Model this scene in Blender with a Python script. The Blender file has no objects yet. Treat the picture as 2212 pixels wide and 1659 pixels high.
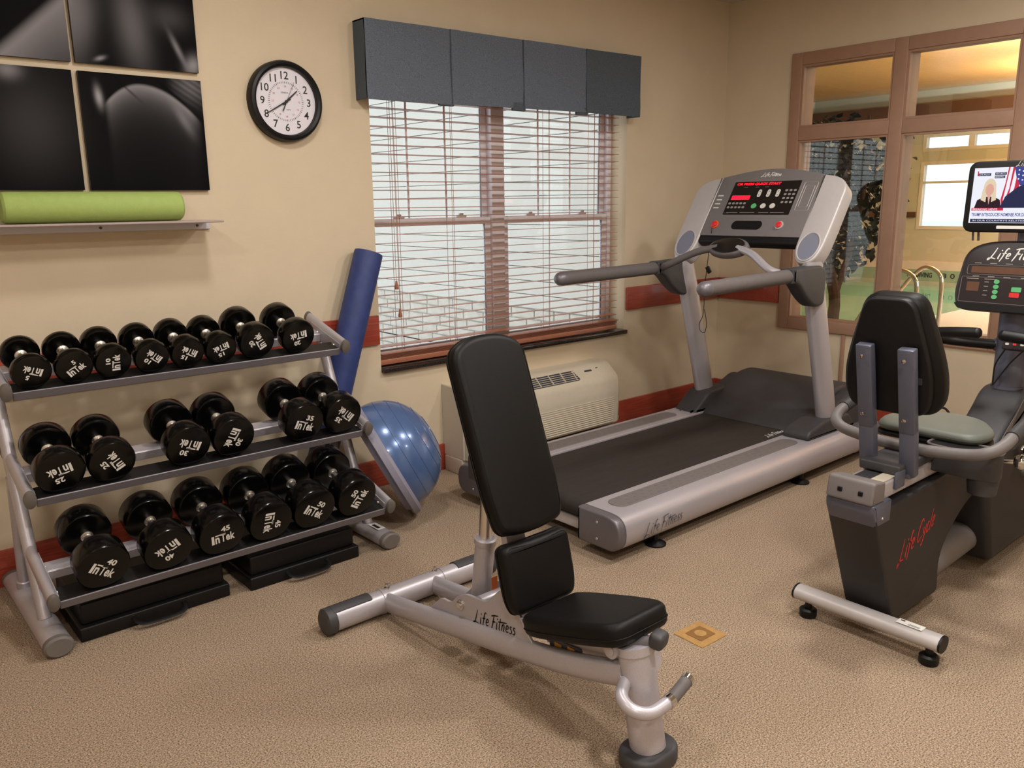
import bpy, bmesh, math, random
from mathutils import Vector, Matrix
random.seed(7)
SC = bpy.context.scene
COL = SC.collection
R = math.radians

# ------------------------------------------------------------------ camera
cam_d = bpy.data.cameras.new('camera')
cam = bpy.data.objects.new('camera', cam_d)
COL.objects.link(cam)
SC.camera = cam
yaw, pitch, roll = R(40.7955), R(12.3968), R(-0.7149)
fw = Vector((math.sin(yaw)*math.cos(pitch), math.cos(yaw)*math.cos(pitch), -math.sin(pitch)))
rt = Vector((math.cos(yaw), -math.sin(yaw), 0))
up = rt.cross(fw)
r2 = math.cos(roll)*rt + math.sin(roll)*up
u2 = -math.sin(roll)*rt + math.cos(roll)*up
m = Matrix((r2, u2, -fw)).transposed().to_4x4()
m.translation = Vector((-4.9395, -3.4682, 1.4))
cam.matrix_world = m
cam_d.sensor_width = 36
cam_d.lens = 36*1775.99/2212
cam_d.clip_start = 0.05
cam_d.clip_end = 200

# ------------------------------------------------------------------ world and exposure
W = bpy.data.worlds.new('overcast_sky')
SC.world = W
W.use_nodes = True
wn = W.node_tree.nodes
bg = wn['Background']
bg.inputs[0].default_value = (0.90, 0.95, 1.0, 1)
bg.inputs[1].default_value = 2.3
SC.view_settings.view_transform = 'Standard'
SC.view_settings.look = 'None'
SC.view_settings.gamma = 1
SC.view_settings.exposure = 0.0
SC.view_settings.use_curve_mapping = False
LAMP_W = 30.0
LAMP_COL = (1.0, 0.965, 0.915)
SC.cycles.max_bounces = 6
SC.cycles.diffuse_bounces = 3
SC.cycles.glossy_bounces = 3
SC.cycles.transmission_bounces = 2
SC.cycles.transparent_max_bounces = 12
SC.cycles.adaptive_threshold = .05
SC.cycles.caustics_reflective = False
SC.cycles.caustics_refractive = False

# ------------------------------------------------------------------ materials
def srgb(r, g, b):
    def f(c):
        c /= 255.0
        return c/12.92 if c <= .04045 else ((c+.055)/1.055)**2.4
    return (f(r), f(g), f(b), 1)

def mat(name, col, rough=.5, metal=0., var=0., vscale=40., bump=0., bscale=200., spec=.5, coat=0., sheen=0., emit=None, estr=0., stretch=None, var2=None):
    M = bpy.data.materials.new(name)
    M.use_nodes = True
    nt = M.node_tree
    b = nt.nodes['Principled BSDF']
    c = srgb(*col)
    b.inputs['Base Color'].default_value = c
    b.inputs['Roughness'].default_value = rough
    b.inputs['Metallic'].default_value = metal
    b.inputs['Specular IOR Level'].default_value = spec
    b.inputs['Coat Weight'].default_value = coat
    b.inputs['Coat Roughness'].default_value = .08
    if sheen: b.inputs['Sheen Weight'].default_value = sheen
    tc = nt.nodes.new('ShaderNodeTexCoord')
    src = tc.outputs['Object']
    if stretch:
        mp = nt.nodes.new('ShaderNodeMapping')
        mp.inputs['Scale'].default_value = stretch
        nt.links.new(src, mp.inputs[0]); src = mp.outputs[0]
    nz = nt.nodes.new('ShaderNodeTexNoise')
    nz.inputs['Scale'].default_value = vscale
    nz.inputs['Detail'].default_value = 2
    nt.links.new(src, nz.inputs['Vector'])
    mx = nt.nodes.new('ShaderNodeMix'); mx.data_type = 'RGBA'
    lo = var2 and srgb(*var2) or tuple(x*(1-var) for x in c[:3])+(1,)
    hi = c if var2 else tuple(min(1, x*(1+var)) for x in c[:3])+(1,)
    mx.inputs['A'].default_value = lo
    mx.inputs['B'].default_value = hi
    rp = nt.nodes.new('ShaderNodeMapRange')
    rp.inputs['From Min'].default_value = .3; rp.inputs['From Max'].default_value = .7
    nt.links.new(nz.outputs['Fac'], rp.inputs['Value'])
    nt.links.new(rp.outputs[0], mx.inputs['Factor'])
    nt.links.new(mx.outputs['Result'], b.inputs['Base Color'])
    if bump:
        n2 = nt.nodes.new('ShaderNodeTexNoise')
        n2.inputs['Scale'].default_value = bscale
        n2.inputs['Detail'].default_value = 1
        nt.links.new(src, n2.inputs['Vector'])
        bp = nt.nodes.new('ShaderNodeBump')
        bp.inputs['Strength'].default_value = bump
        bp.inputs['Distance'].default_value = .004
        nt.links.new(n2.outputs['Fac'], bp.inputs['Height'])
        nt.links.new(bp.outputs[0], b.inputs['Normal'])
    if emit:
        b.inputs['Emission Color'].default_value = srgb(*emit)
        b.inputs['Emission Strength'].default_value = estr
    return M

def glassmat(name, tint=(1, 1, 1), refl=1.0):
    M = bpy.data.materials.new(name); M.use_nodes = True
    nt = M.node_tree; nt.nodes.clear()
    o = nt.nodes.new('ShaderNodeOutputMaterial')
    t = nt.nodes.new('ShaderNodeBsdfTransparent'); t.inputs[0].default_value = (*tint, 1)
    g = nt.nodes.new('ShaderNodeBsdfGlossy'); g.inputs['Roughness'].default_value = .0
    f = nt.nodes.new('ShaderNodeLayerWeight'); f.inputs[0].default_value = .5
    pw = nt.nodes.new('ShaderNodeMath'); pw.operation = 'POWER'; pw.inputs[1].default_value = 5
    mu = nt.nodes.new('ShaderNodeMath'); mu.operation = 'MULTIPLY_ADD'; mu.inputs[1].default_value = .96*refl; mu.inputs[2].default_value = .04*refl
    mx = nt.nodes.new('ShaderNodeMixShader')
    nt.links.new(f.outputs['Facing'], pw.inputs[0]); nt.links.new(pw.outputs[0], mu.inputs[0]); nt.links.new(mu.outputs[0], mx.inputs[0])
    nt.links.new(t.outputs[0], mx.inputs[1]); nt.links.new(g.outputs[0], mx.inputs[2])
    nt.links.new(mx.outputs[0], o.inputs[0])
    return M

def vcolmat(name, rough=.4, emit=0.):
    M = bpy.data.materials.new(name); M.use_nodes = True
    nt = M.node_tree; b = nt.nodes['Principled BSDF']
    a = nt.nodes.new('ShaderNodeVertexColor'); a.layer_name = 'print'
    nt.links.new(a.outputs[0], b.inputs['Base Color'])
    b.inputs['Roughness'].default_value = rough
    b.inputs['Specular IOR Level'].default_value = .06
    return M

def woodmat(name, c1, c2, rough=.4, scale=(1.5, 30, 30), coat=0.):
    M = mat(name, c1, rough, var2=c2, vscale=3.0, stretch=scale, coat=coat)
    return M

M = {}
M['wall'] = mat('cream_wall_paint', (216, 199, 173), .75, var=.02, vscale=6, bump=.25, bscale=420, spec=.25)
M['ceil'] = mat('ceiling_white_paint', (222, 214, 204), .85, var=.02, vscale=5, bump=.3, bscale=300)
M['tan'] = mat('window_trim_tan', (164, 128, 106), .5, var=.04, vscale=20)
M['wood'] = woodmat('red_cherry_wood', (172, 74, 54), (142, 54, 40), .38, (2, 40, 40), coat=.2)
M['blind'] = mat('blind_wood', (164, 104, 80), .35, var=.12, vscale=6, stretch=(2, 60, 60), coat=.15)
M['cord'] = mat('blind_cord', (170, 128, 110), .8)
M['vinyl'] = mat('white_vinyl', (236, 232, 238), .4, var=.02)
M['granite'] = mat('black_granite', (26, 22, 22), .12, var2=(60, 48, 44), vscale=260)
M['glass'] = glassmat('clear_glass', (.93, .95, .94))
M['clockglass'] = glassmat('clear_acrylic', (1, 1, 1), .6)
M['pglass'] = glassmat('interior_glass', (.93, .96, .94), 1.25)
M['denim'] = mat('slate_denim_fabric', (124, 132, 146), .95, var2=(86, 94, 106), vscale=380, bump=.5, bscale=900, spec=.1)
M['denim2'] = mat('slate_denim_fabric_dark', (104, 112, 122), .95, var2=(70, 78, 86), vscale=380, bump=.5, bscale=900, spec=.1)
M['black_rub'] = mat('black_urethane', (5, 5, 5), .2, var=.1, spec=.38)
M['chrome'] = mat('brushed_steel', (226, 222, 216), .3, metal=1.)
M['chrome2'] = mat('polished_chrome', (215, 214, 214), .09, metal=1.)
M['white_print'] = mat('white_print', (226, 224, 220), .6)
M['black_print'] = mat('black_print', (16, 15, 17), .5)
M['silver'] = mat('silver_powder_coat', (186, 181, 188), .38, metal=.4, var=.05, vscale=300)
M['silver_d'] = mat('gunmetal_powder_coat', (116, 112, 118), .4, metal=.4, var=.05, vscale=300)
M['capgrey'] = mat('grey_plastic_cap', (104, 98, 94), .55, var=.05)
M['vinylblk'] = mat('black_vinyl_upholstery', (13, 12, 12), .46, var=.1, vscale=60, bump=.12, bscale=700, spec=.22)
M['railblk'] = mat('black_rail_liner', (20, 18, 19), .5, var=.1)
M['blkplastic'] = mat('black_plastic', (11, 10, 12), .45, var=.08, bump=.1, bscale=600, spec=.35)
M['dkplastic'] = mat('charcoal_plastic', (58, 57, 60), .5, var=.05, bump=.15, bscale=700)
M['midplastic'] = mat('warm_grey_plastic', (112, 106, 106), .5, var=.03, bump=.08, bscale=600)
M['ltplastic'] = mat('light_silver_plastic', (186, 180, 180), .42, metal=.15, var=.02)
M['cupblue'] = mat('blue_grey_cup_plastic', (120, 122, 138), .5)
M['belt'] = mat('treadmill_belt_rubber', (40, 34, 31), .75, var=.25, vscale=5, stretch=(1, 12, 1), bump=.2, bscale=900)
M['gripgrey'] = mat('grey_foam_grip', (98, 92, 92), .6, var=.04, bump=.1, bscale=500)
M['ptac'] = mat('ivory_plastic', (206, 196, 178), .45, var=.02)
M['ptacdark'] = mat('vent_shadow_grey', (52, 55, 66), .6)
M['ptacside'] = mat('ivory_metal', (196, 186, 172), .5)
M['roller'] = mat('navy_foam', (44, 60, 118), .55, var=.12, vscale=30, bump=.2, bscale=400)
M['dome'] = mat('pearl_blue_vinyl', (96, 122, 168), .24, metal=.25, var2=(70, 96, 146), vscale=4, coat=.4)
M['domerim'] = mat('pale_grey_vinyl', (136, 134, 152), .45)
M['matgreen'] = mat('lime_foam', (160, 182, 100), .7, var=.04, bump=.3, bscale=500)
M['shelfglass'] = mat('pale_shelf_plate', (176, 160, 156), .25)
M['alu'] = mat('white_aluminium', (206, 204, 216), .35, metal=.2)
M['clockface'] = mat('clock_face_white', (238, 234, 246), .5)
M['red'] = mat('red_print', (190, 70, 84), .6)
M['orange'] = mat('orange_decal', (196, 98, 40), .6)
M['amber'] = mat('amber_adjuster', (198, 150, 66), .5)
M['led'] = mat('red_led', (40, 2, 4), .4, emit=(255, 16, 36), estr=3.0)
M['redbtn'] = mat('red_button', (212, 44, 48), .35)
M['orangebtn'] = mat('orange_stop_button', (226, 96, 60), .35)
M['greenbtn'] = mat('green_button', (92, 176, 116), .4)
M['keygrey'] = mat('grey_keys', (140, 134, 130), .5)
M['keywhite'] = mat('white_keys', (206, 202, 196), .45)
M['display'] = mat('black_display_panel', (26, 22, 22), .22)
M['brass'] = mat('brass_floor_plate', (182, 142, 88), .45, metal=.2, var=.1, vscale=60)
M['brass_d'] = mat('dark_brass', (140, 102, 58), .45, metal=.2, var=.1, vscale=60)
M['bikeblk'] = mat('bike_shroud_plastic', (34, 32, 34), .5, var=.08, vscale=50, bump=.1, bscale=500)
M['bikegrey'] = mat('bike_steel_blue_grey', (92, 94, 110), .42, metal=.3)
M['seatgrey'] = mat('sage_grey_seat_vinyl', (98, 102, 94), .5)
M['consoleblk'] = mat('brown_black_console', (40, 32, 34), .38)
M['redlogo'] = mat('red_logo_print', (206, 36, 36), .5)
M['floor'] = mat('berber_carpet', (194, 170, 146), .95, var2=(90, 77, 63), vscale=230, bump=.4, bscale=520, spec=.05)
M['siding'] = mat('grey_lap_siding', (198, 194, 188), .7, var=.03, vscale=20, stretch=(1, 1, 8))
M['stone'] = mat('pale_stone_block', (190, 184, 176), .8, var=.12, vscale=9, bump=.4, bscale=40)
M['mortar'] = mat('white_mortar', (226, 222, 214), .9)
M['concrete'] = mat('pale_concrete', (196, 194, 186), .8, var=.06, vscale=12)
M['poolwall'] = mat('pool_cream_paint', (192, 192, 174), .75)
M['poolwood'] = woodmat('varnished_pine', (230, 170, 98), (206, 140, 72), .3, (14, 1.2, 14), coat=1.)
M['poolwood'].node_tree.nodes['Principled BSDF'].inputs['Coat Roughness'].default_value = .34
M['beam'] = mat('dark_brown_beam', (92, 58, 36), .5, var=.1)
M['water'] = mat('pool_water', (112, 172, 156), .03, var=.06, vscale=3, bump=.12, bscale=9, spec=.6)
M['deck'] = mat('pool_deck', (186, 184, 172), .4, var=.1, vscale=60, bump=.3, bscale=120)
M['pooltile'] = mat('pool_tile', (150, 168, 150), .3)
M['leaf'] = mat('dark_green_leaf', (22, 36, 22), .45, var=.35, vscale=6)
M['bark'] = mat('ficus_bark', (98, 72, 52), .85, var=.2, vscale=20)
M['pot'] = mat('terracotta_pot', (120, 74, 50), .7)
M['poolpost'] = mat('white_column_paint', (212, 208, 198), .7)
M['lampglow'] = mat('lamp_lens', (255, 240, 220), .5, emit=(255, 232, 200), estr=6)
M['snow'] = mat('outdoor_ground', (212, 212, 212), .9)

# ------------------------------------------------------------------ mesh helpers
class MB:
    def __init__(s): s.v = []; s.f = []
    def add(s, vs, fs, T=None):
        o = len(s.v)
        s.v += [(T @ Vector(v)) if T is not None else Vector(v) for v in vs]
        s.f += [tuple(i+o for i in f) for f in fs]
        return s
    def bm(s, b, T=None):
        b.verts.index_update()
        vs = [v.co.copy() for v in b.verts]; fs = [tuple(v.index for v in f.verts) for f in b.faces]
        b.free(); return s.add(vs, fs, T)
    def box(s, lo, hi, T=None):
        x0, y0, z0 = lo; x1, y1, z1 = hi
        v = [(x0, y0, z0), (x1, y0, z0), (x1, y1, z0), (x0, y1, z0), (x0, y0, z1), (x1, y0, z1), (x1, y1, z1), (x0, y1, z1)]
        return s.add(v, [(0, 3, 2, 1), (4, 5, 6, 7), (0, 1, 5, 4), (1, 2, 6, 5), (2, 3, 7, 6), (3, 0, 4, 7)], T)
    def rbox(s, lo, hi, r=.01, seg=3, T=None):
        b = bmesh.new(); bmesh.ops.create_cube(b, size=1)
        lo = Vector(lo); hi = Vector(hi)
        for v in b.verts:
            v.co = Vector((lo[i]+(v.co[i]+.5)*(hi[i]-lo[i]) for i in range(3)))
        bmesh.ops.bevel(b, geom=list(b.edges), offset=r, segments=seg, profile=.5, affect='EDGES')
        return s.bm(b, T)
    def prism(s, poly, d0, d1, T=None, r=0., seg=2, r1=None):
        """polygon (local xy) extruded along local z from d0 to d1, rims rounded by r"""
        b = bmesh.new(); n = len(poly)
        A = [b.verts.new((x, y, d0)) for x, y in poly]; B = [b.verts.new((x, y, d1)) for x, y in poly]
        fa = b.faces.new(A[::-1]); fb = b.faces.new(B)
        for i in range(n): b.faces.new((A[i], A[(i+1) % n], B[(i+1) % n], B[i]))
        bmesh.ops.recalc_face_normals(b, faces=list(b.faces))
        if r:
            es = list(fb.edges) + ([] if r1 == 0 else list(fa.edges))
            bmesh.ops.bevel(b, geom=es, offset=r, segments=seg, profile=.5, affect='EDGES')
        return s.bm(b, T)
    def tube(s, pts, r, n=14, caps=True, ry=None, up=None, closed=False):
        pts = [Vector(p) for p in pts]; k = len(pts)
        rs = r if isinstance(r, (list, tuple)) else [r]*k
        t0 = (pts[1]-pts[0]).normalized()
        u = Vector(up) if up is not None else (Vector((0, 0, 1)) if abs(t0.z) < .9 else Vector((1, 0, 0)))
        vs = []; fs = []
        for i, p in enumerate(pts):
            if closed: t = (pts[(i+1) % k]-pts[i-1]).normalized()
            elif i == 0: t = t0
            elif i == k-1: t = (pts[-1]-pts[-2]).normalized()
            else: t = ((pts[i+1]-p).normalized()+(p-pts[i-1]).normalized()).normalized()
            u = (u-t*u.dot(t)).normalized(); w = t.cross(u)
            for j in range(n):
                a = 2*math.pi*j/n
                q = (ry/rs[0] if ry else 1)*rs[i]
                vs.append(p+w*(math.cos(a)*rs[i])+u*(math.sin(a)*q))
        for i in range(k if closed else k-1):
            a = i*n; b = ((i+1) % k)*n
            for j in range(n): fs.append((a+j, a+(j+1) % n, b+(j+1) % n, b+j))
        if caps and not closed:
            fs.append(tuple(range(n))[::-1]); fs.append(tuple(range((k-1)*n, k*n)))
        return s.add(vs, fs)
    def bar(s, p0, p1, w, h, r=.004, up=(0, 0, 1), seg=2):
        """rounded rectangular bar from p0 to p1"""
        p0 = Vector(p0); p1 = Vector(p1); d = p1-p0; L = d.length; t = d.normalized()
        u = Vector(up); u = (u-t*u.dot(t)).normalized(); x = u.cross(t)
        T = Matrix((x, u, t)).transposed().to_4x4(); T.translation = p0
        if r: return s.rbox((-w/2, -h/2, 0), (w/2, h/2, L), r, seg, T)
        return s.box((-w/2, -h/2, 0), (w/2, h/2, L), T)
    def lathe(s, prof, n=28, T=None):
        vs = []; fs = []; k = len(prof)
        for r_, z in prof:
            for j in range(n):
                a = 2*math.pi*j/n; vs.append((r_*math.cos(a), r_*math.sin(a), z))
        for i in range(k-1):
            for j in range(n): fs.append((i*n+j, i*n+(j+1) % n, (i+1)*n+(j+1) % n, (i+1)*n+j))
        if prof[0][0] > 1e-5: fs.append(tuple(range(n))[::-1])
        if prof[-1][0] > 1e-5: fs.append(tuple(range((k-1)*n, k*n)))
        return s.add(vs, fs, T)
    def build(s, name, mt, parent=None, smooth=35, world=True):
        me = bpy.data.meshes.new(name)
        off = Vector((0, 0, 0))
        if parent is not None and world:
            q = parent
            while q is not None:
                off += q.location; q = q.parent
        me.from_pydata([v-off for v in s.v], [], s.f)
        me.validate()
        bm_ = bmesh.new(); bm_.from_mesh(me)
        bmesh.ops.remove_doubles(bm_, verts=list(bm_.verts), dist=1e-6)
        bmesh.ops.recalc_face_normals(bm_, faces=list(bm_.faces))
        bm_.to_mesh(me); bm_.free()
        if smooth:
            me.shade_smooth(); me.set_sharp_from_angle(angle=R(smooth))
        me.materials.append(M[mt] if isinstance(mt, str) else mt)
        o = bpy.data.objects.new(name, me); COL.objects.link(o)
        if parent is not None: o.parent = parent
        return o

def frame(o, x, y):
    """matrix with origin o, local axes x, y and z = x cross y"""
    x = Vector(x).normalized(); y = Vector(y); y = (y-x*y.dot(x)).normalized(); z = x.cross(y)
    T = Matrix((x, y, z)).transposed().to_4x4(); T.translation = Vector(o); return T

def along(p, d):
    """matrix with local z along d"""
    d = Vector(d).normalized(); a = Vector((0, 0, 1)) if abs(d.z) < .9 else Vector((1, 0, 0))
    x = a.cross(d).normalized(); y = d.cross(x)
    T = Matrix((x, y, d)).transposed().to_4x4(); T.translation = Vector(p); return T

def thing(name, label, cat, loc=(0, 0, 0), group=None, kind=None):
    o = bpy.data.objects.new(name, None); COL.objects.link(o); o.location = loc
    o.empty_display_size = .1
    tag(o, label, cat, group, kind); return o

def tag(o, label=None, cat=None, group=None, kind=None):
    if label: o['label'] = label
    if cat: o['category'] = cat
    if group: o['group'] = group
    if kind: o['kind'] = kind
    return o

def copy_tree(o, parent=None):
    c = o.copy(); COL.objects.link(c); c.parent = parent
    for ch in list(o.children): copy_tree(ch, c)
    return c

def rrect(w, h, r, n=5, cx=0, cy=0):
    P = []
    for sx, sy, a0 in ((1, 1, 0), (-1, 1, 90), (-1, -1, 180), (1, -1, 270)):
        for i in range(n+1):
            a = R(a0+90*i/n)
            P.append((cx+sx*(w/2-r)+r*math.cos(a), cy+sy*(h/2-r)+r*math.sin(a)))
    return P

def roundpoly(pts, r, n=4):
    """round the corners of a polygon; r scalar or list"""
    out = []; k = len(pts)
    for i in range(k):
        p = Vector(pts[i]).to_2d(); a = Vector(pts[i-1]).to_2d(); b = Vector(pts[(i+1) % k]).to_2d()
        rr = r[i] if isinstance(r, (list, tuple)) else r
        if rr <= 0: out.append(tuple(p)); continue
        da = (a-p); db = (b-p); la = min(rr, da.length*.45); lb = min(rr, db.length*.45)
        q0 = p+da.normalized()*la; q1 = p+db.normalized()*lb
        for j in range(n+1):
            t = j/n; out.append(tuple(q0*(1-t)**2+p*2*t*(1-t)+q1*t*t))
    return out

def smoothpath(pts, n=6, closed=False):
    P = [Vector(p) for p in pts]; out = []; k = len(P)
    for i in range(k-1):
        p0 = P[max(i-1, 0)]; p1 = P[i]; p2 = P[i+1]; p3 = P[min(i+2, k-1)]
        for j in range(n):
            t = j/n
            out.append(.5*((2*p1)+(-p0+p2)*t+(2*p0-5*p1+4*p2-p3)*t*t+(-p0+3*p1-3*p2+p3)*t**3))
    out.append(P[-1]); return out

# ------------------------------------------------------------------ lettering
_tc = {}
def text_geo(body, bold=0.):
    key = (body, bold)
    if key in _tc: return _tc[key]
    cu = bpy.data.curves.new('lettering', 'FONT'); cu.body = body; cu.offset = bold
    cu.resolution_u = 3; cu.fill_mode = 'FRONT'
    ob = bpy.data.objects.new('lettering_source', cu); COL.objects.link(ob)
    dg = bpy.context.evaluated_depsgraph_get()
    me = ob.evaluated_get(dg).to_mesh()
    vs = [v.co.copy() for v in me.vertices]; fs = [tuple(p.vertices) for p in me.polygons]
    ob.evaluated_get(dg).to_mesh_clear()
    bpy.data.objects.remove(ob); bpy.data.curves.remove(cu)
    if vs:
        x0 = min(v.x for v in vs); x1 = max(v.x for v in vs); y0 = min(v.y for v in vs); y1 = max(v.y for v in vs)
        vs = [Vector((v.x-(x0+x1)/2, v.y-(y0+y1)/2, 0)) for v in vs]
        _tc[key] = (vs, fs, x1-x0, y1-y0)
    return _tc[key]

def text(mb, body, T, w=None, h=None, cx=0, cy=0, bold=0., shear=0., rot=0., z=0.):
    """lettering centred at (cx, cy) in the frame T, fitted to width w and/or height h"""
    vs, fs, tw, th = text_geo(body, bold)
    sx = w/tw if w else h/th
    sy = h/th if h else sx
    c, s_ = math.cos(rot), math.sin(rot)
    out = []
    for v in vs:
        x, y = v.x*sx+v.y*sy*shear, v.y*sy
        out.append((cx+c*x-s_*y, cy+s_*x+c*y, z))
    mb.add(out, fs, T)

SCRIPT = {
 'L': (.62, [[(.30, 1.0), (.24, .6), (.08, .05), (-.10, -.12), (-.06, .02), (.2, .06), (.55, -.04)]]),
 'i': (.2, [[(.08, .52), (.04, .05), (.12, .0)], [(.10, .72), (.13, .80)]]),
 'f': (.32, [[(.42, .88), (.30, .95), (.2, .75), (.1, .1), (.02, -.25)], [(.0, .48), (.34, .52)]]),
 'e': (.36, [[(.06, .24), (.28, .3), (.28, .46), (.16, .5), (.06, .28), (.12, .04), (.34, .08)]]),
 'F': (.5, [[(.26, .92), (.2, .45), (.04, -.2)], [(-.02, .86), (.3, .95), (.72, .98)], [(.12, .46), (.46, .5)]]),
 't': (.26, [[(.18, .86), (.08, .12), (.18, .0)], [(-.06, .58), (.3, .62), (.85, .66)]]),
 'n': (.38, [[(.1, .5), (.03, .0)], [(.05, .3), (.2, .5), (.29, .42), (.26, .04), (.34, .0)]]),
 's': (.3, [[(.28, .48), (.12, .5), (.1, .36), (.25, .2), (.2, .02), (.0, .04)]]),
 'C': (.6, [[(.56, .8), (.4, 1.0), (.16, .78), (.08, .3), (.24, .0), (.56, .16)]]),
 'y': (.36, [[(.06, .5), (.08, .2), (.24, .22)], [(.32, .52), (.22, .0), (.06, -.34), (-.05, -.25)]]),
 'c': (.32, [[(.28, .42), (.16, .5), (.06, .26), (.14, .02), (.32, .1)]]),
 'l': (.18, [[(.16, .95), (.06, .12), (.14, .0)]]),
 ' ': (.16, []),
}
def script(mb, body, T, width, cx=0, cy=0, weight=.09, slant=.28, tilt=0.):
    strokes = []; x = 0
    for ch in body:
        adv, ss = SCRIPT[ch]
        for st in ss: strokes.append([(x+px+py*slant, py) for px, py in st])
        x += adv+.05
    xs = [p[0] for s_ in strokes for p in s_]
    x0, x1 = min(xs), max(xs); k = width/(x1-x0)
    for st in strokes:
        P = smoothpath([((px-(x0+x1)/2)*k, (py-.42)*k, 0) for px, py in st], 4)
        vs = []; fs = []; n = len(P)
        for i, p in enumerate(P):
            t = (P[min(i+1, n-1)]-P[max(i-1, 0)]); t = t.normalized() if t.length > 1e-9 else Vector((1, 0, 0))
            nrm = Vector((-t.y, t.x, 0)); w = weight*k*(.55+.45*math.sin(math.pi*min(1, max(0, (i+.6)/n))))
            for sg in (1, -1):
                q = p+nrm*w*.5*sg
                c, s_ = math.cos(tilt), math.sin(tilt)
                vs.append((cx+c*q.x-s_*q.y, cy+s_*q.x+c*q.y, 0))
        for i in range(n-1): fs.append((2*i, 2*i+1, 2*i+3, 2*i+2))
        mb.add(vs, fs, T)

# ================================================================== STRUCTURE
CZ = 2.673
def struct(name, mb, mt, parent=None, smooth=0, label=None):
    o = mb.build(name, mt, parent, smooth)
    if parent is None: o['kind'] = 'structure'
    if label: o['label'] = label
    return o

struct('floor', MB().box((-6.4, -5.0, -.12), (0, 0, 0)), 'floor')
struct('ceiling', MB().box((-6.6, -5.2, CZ), (.15, .2, CZ+.12)), 'ceil')
WX0, WX1, WZ0, WZ1 = -2.805, -1.0, .585, 2.12
b = MB()
b.box((-6.6, 0, -.12), (WX0, .2, CZ)); b.box((WX1, 0, -.12), (.15, .2, CZ))
b.box((WX0, 0, -.12), (WX1, .2, WZ0)); b.box((WX0, 0, WZ1), (WX1, .2, CZ))
struct('wall_back', b, 'wall')
b = MB()
RY0, RY1, RZ0, RZ1 = -2.52, -.492, .566, 2.291
b.box((0, RY1, -.12), (.15, 0, CZ)); b.box((0, -5.2, -.12), (.15, RY0, CZ))
b.box((0, RY0, -.12), (.15, RY1, RZ0)); b.box((0, RY0, RZ1), (.15, RY1, CZ))
struct('wall_right', b, 'wall')
struct('wall_left', MB().box((-6.6, -5.2, -.12), (-6.4, 0, CZ)), 'wall')
struct('wall_front', MB().box((-6.4, -5.2, -.12), (0, -5.0, CZ)), 'wall')

# baseboards and chair rails
BH = .143
struct('baseboard_back', MB().rbox((-6.4, -.016, 0), (-2.44, 0, BH), .004, 2), 'wood', smooth=35)
struct('baseboard_back', MB().rbox((-1.27, -.016, 0), (0, 0, BH), .004, 2), 'wood', smooth=35)
struct('baseboard_right', MB().rbox((-.016, -5.0, 0), (0, -.016, BH), .004, 2), 'wood', smooth=35)
struct('baseboard_left', MB().rbox((-6.4, -5.0, 0), (-6.384, -.016, BH), .004, 2), 'wood', smooth=35)
struct('trim_1', MB().rbox((-6.4, -.02, .728), (-2.815, 0, .872), .005, 2), 'wood', smooth=35)
struct('trim_2', MB().rbox((-.988, -.02, .728), (0, 0, .872), .005, 2), 'wood', smooth=35)
struct('trim_3', MB().rbox((-.02, -.488, .728), (0, -.02, .872), .005, 2), 'wood', smooth=35)
struct('trim_4', MB().rbox((-.012, -.97, BH), (0, -.945, RZ0-.002), .003, 2), 'tan', smooth=35)

# ---- window_1: exterior window with two double-hung units
w1 = thing('window_1', 'white vinyl double-hung window pair behind the wooden blind', 'window', (-1.9, .16, WZ0+.02), kind='structure')
del w1['category']
FY0, FY1 = .125, .19
fz0, fz1 = WZ0+.0225, WZ1
b = MB()
b.rbox((WX0, FY0, fz0), (WX0+.03, FY1, fz1), .003); b.rbox((WX1-.03, FY0, fz0), (WX1, FY1, fz1), .003)
b.rbox((WX0, FY0, fz1-.03), (WX1, FY1, fz1), .003); b.rbox((WX0, FY0, fz0), (WX1, FY1, fz0+.025), .003)
b.build('window_frame', 'vinyl', w1)
MB().rbox((-1.975, FY0-.01, fz0), (-1.885, FY1, fz1), .006).build('center_mullion', 'vinyl', w1)
zm = 1.31
for (x0, x1) in ((WX0+.03, -1.975), (-1.885, WX1-.03)):
    for lo, hi, y0, nm in ((zm-.02, fz1-.03, .158, 'upper_sash'), (fz0+.025, zm+.02, .132, 'lower_sash')):
        y1 = y0+.024; f = .038
        b = MB()
        b.rbox((x0, y0, lo), (x0+f, y1, hi), .003); b.rbox((x1-f, y0, lo), (x1, y1, hi), .003)
        b.rbox((x0+f, y0, hi-f), (x1-f, y1, hi), .003); b.rbox((x0+f, y0, lo), (x1-f, y1, lo+f), .003)
        s_ = b.build(nm, 'vinyl', w1)
        MB().box((x0+f, y0+.010, lo+f), (x1-f, y0+.014, hi-f)).build('pane', 'glass', s_, 0)
        if nm == 'upper_sash':
            for q in (1/3, 2/3):
                xx = x0+f+(x1-x0-2*f)*q
                MB().rbox((xx-.006, y0+.002, lo+f), (xx+.006, y0+.008, hi-f), .002).build('muntin', 'vinyl', s_)
        else:
            for q in (.25, .75):
                xx = x0+(x1-x0)*q
                MB().rbox((xx-.032, y0-.002, hi), (xx+.032, y0+.02, hi+.012), .004).rbox((xx-.014, y0, hi+.012), (xx+.014, y0+.018, hi+.022), .004).build('sash_lock', 'vinyl', s_)
sill = MB().rbox((WX0, -.032, .582), (WX1+.004, .125, .607), .004, 2).build('trim_5', 'granite')
sill['kind'] = 'structure'

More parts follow.
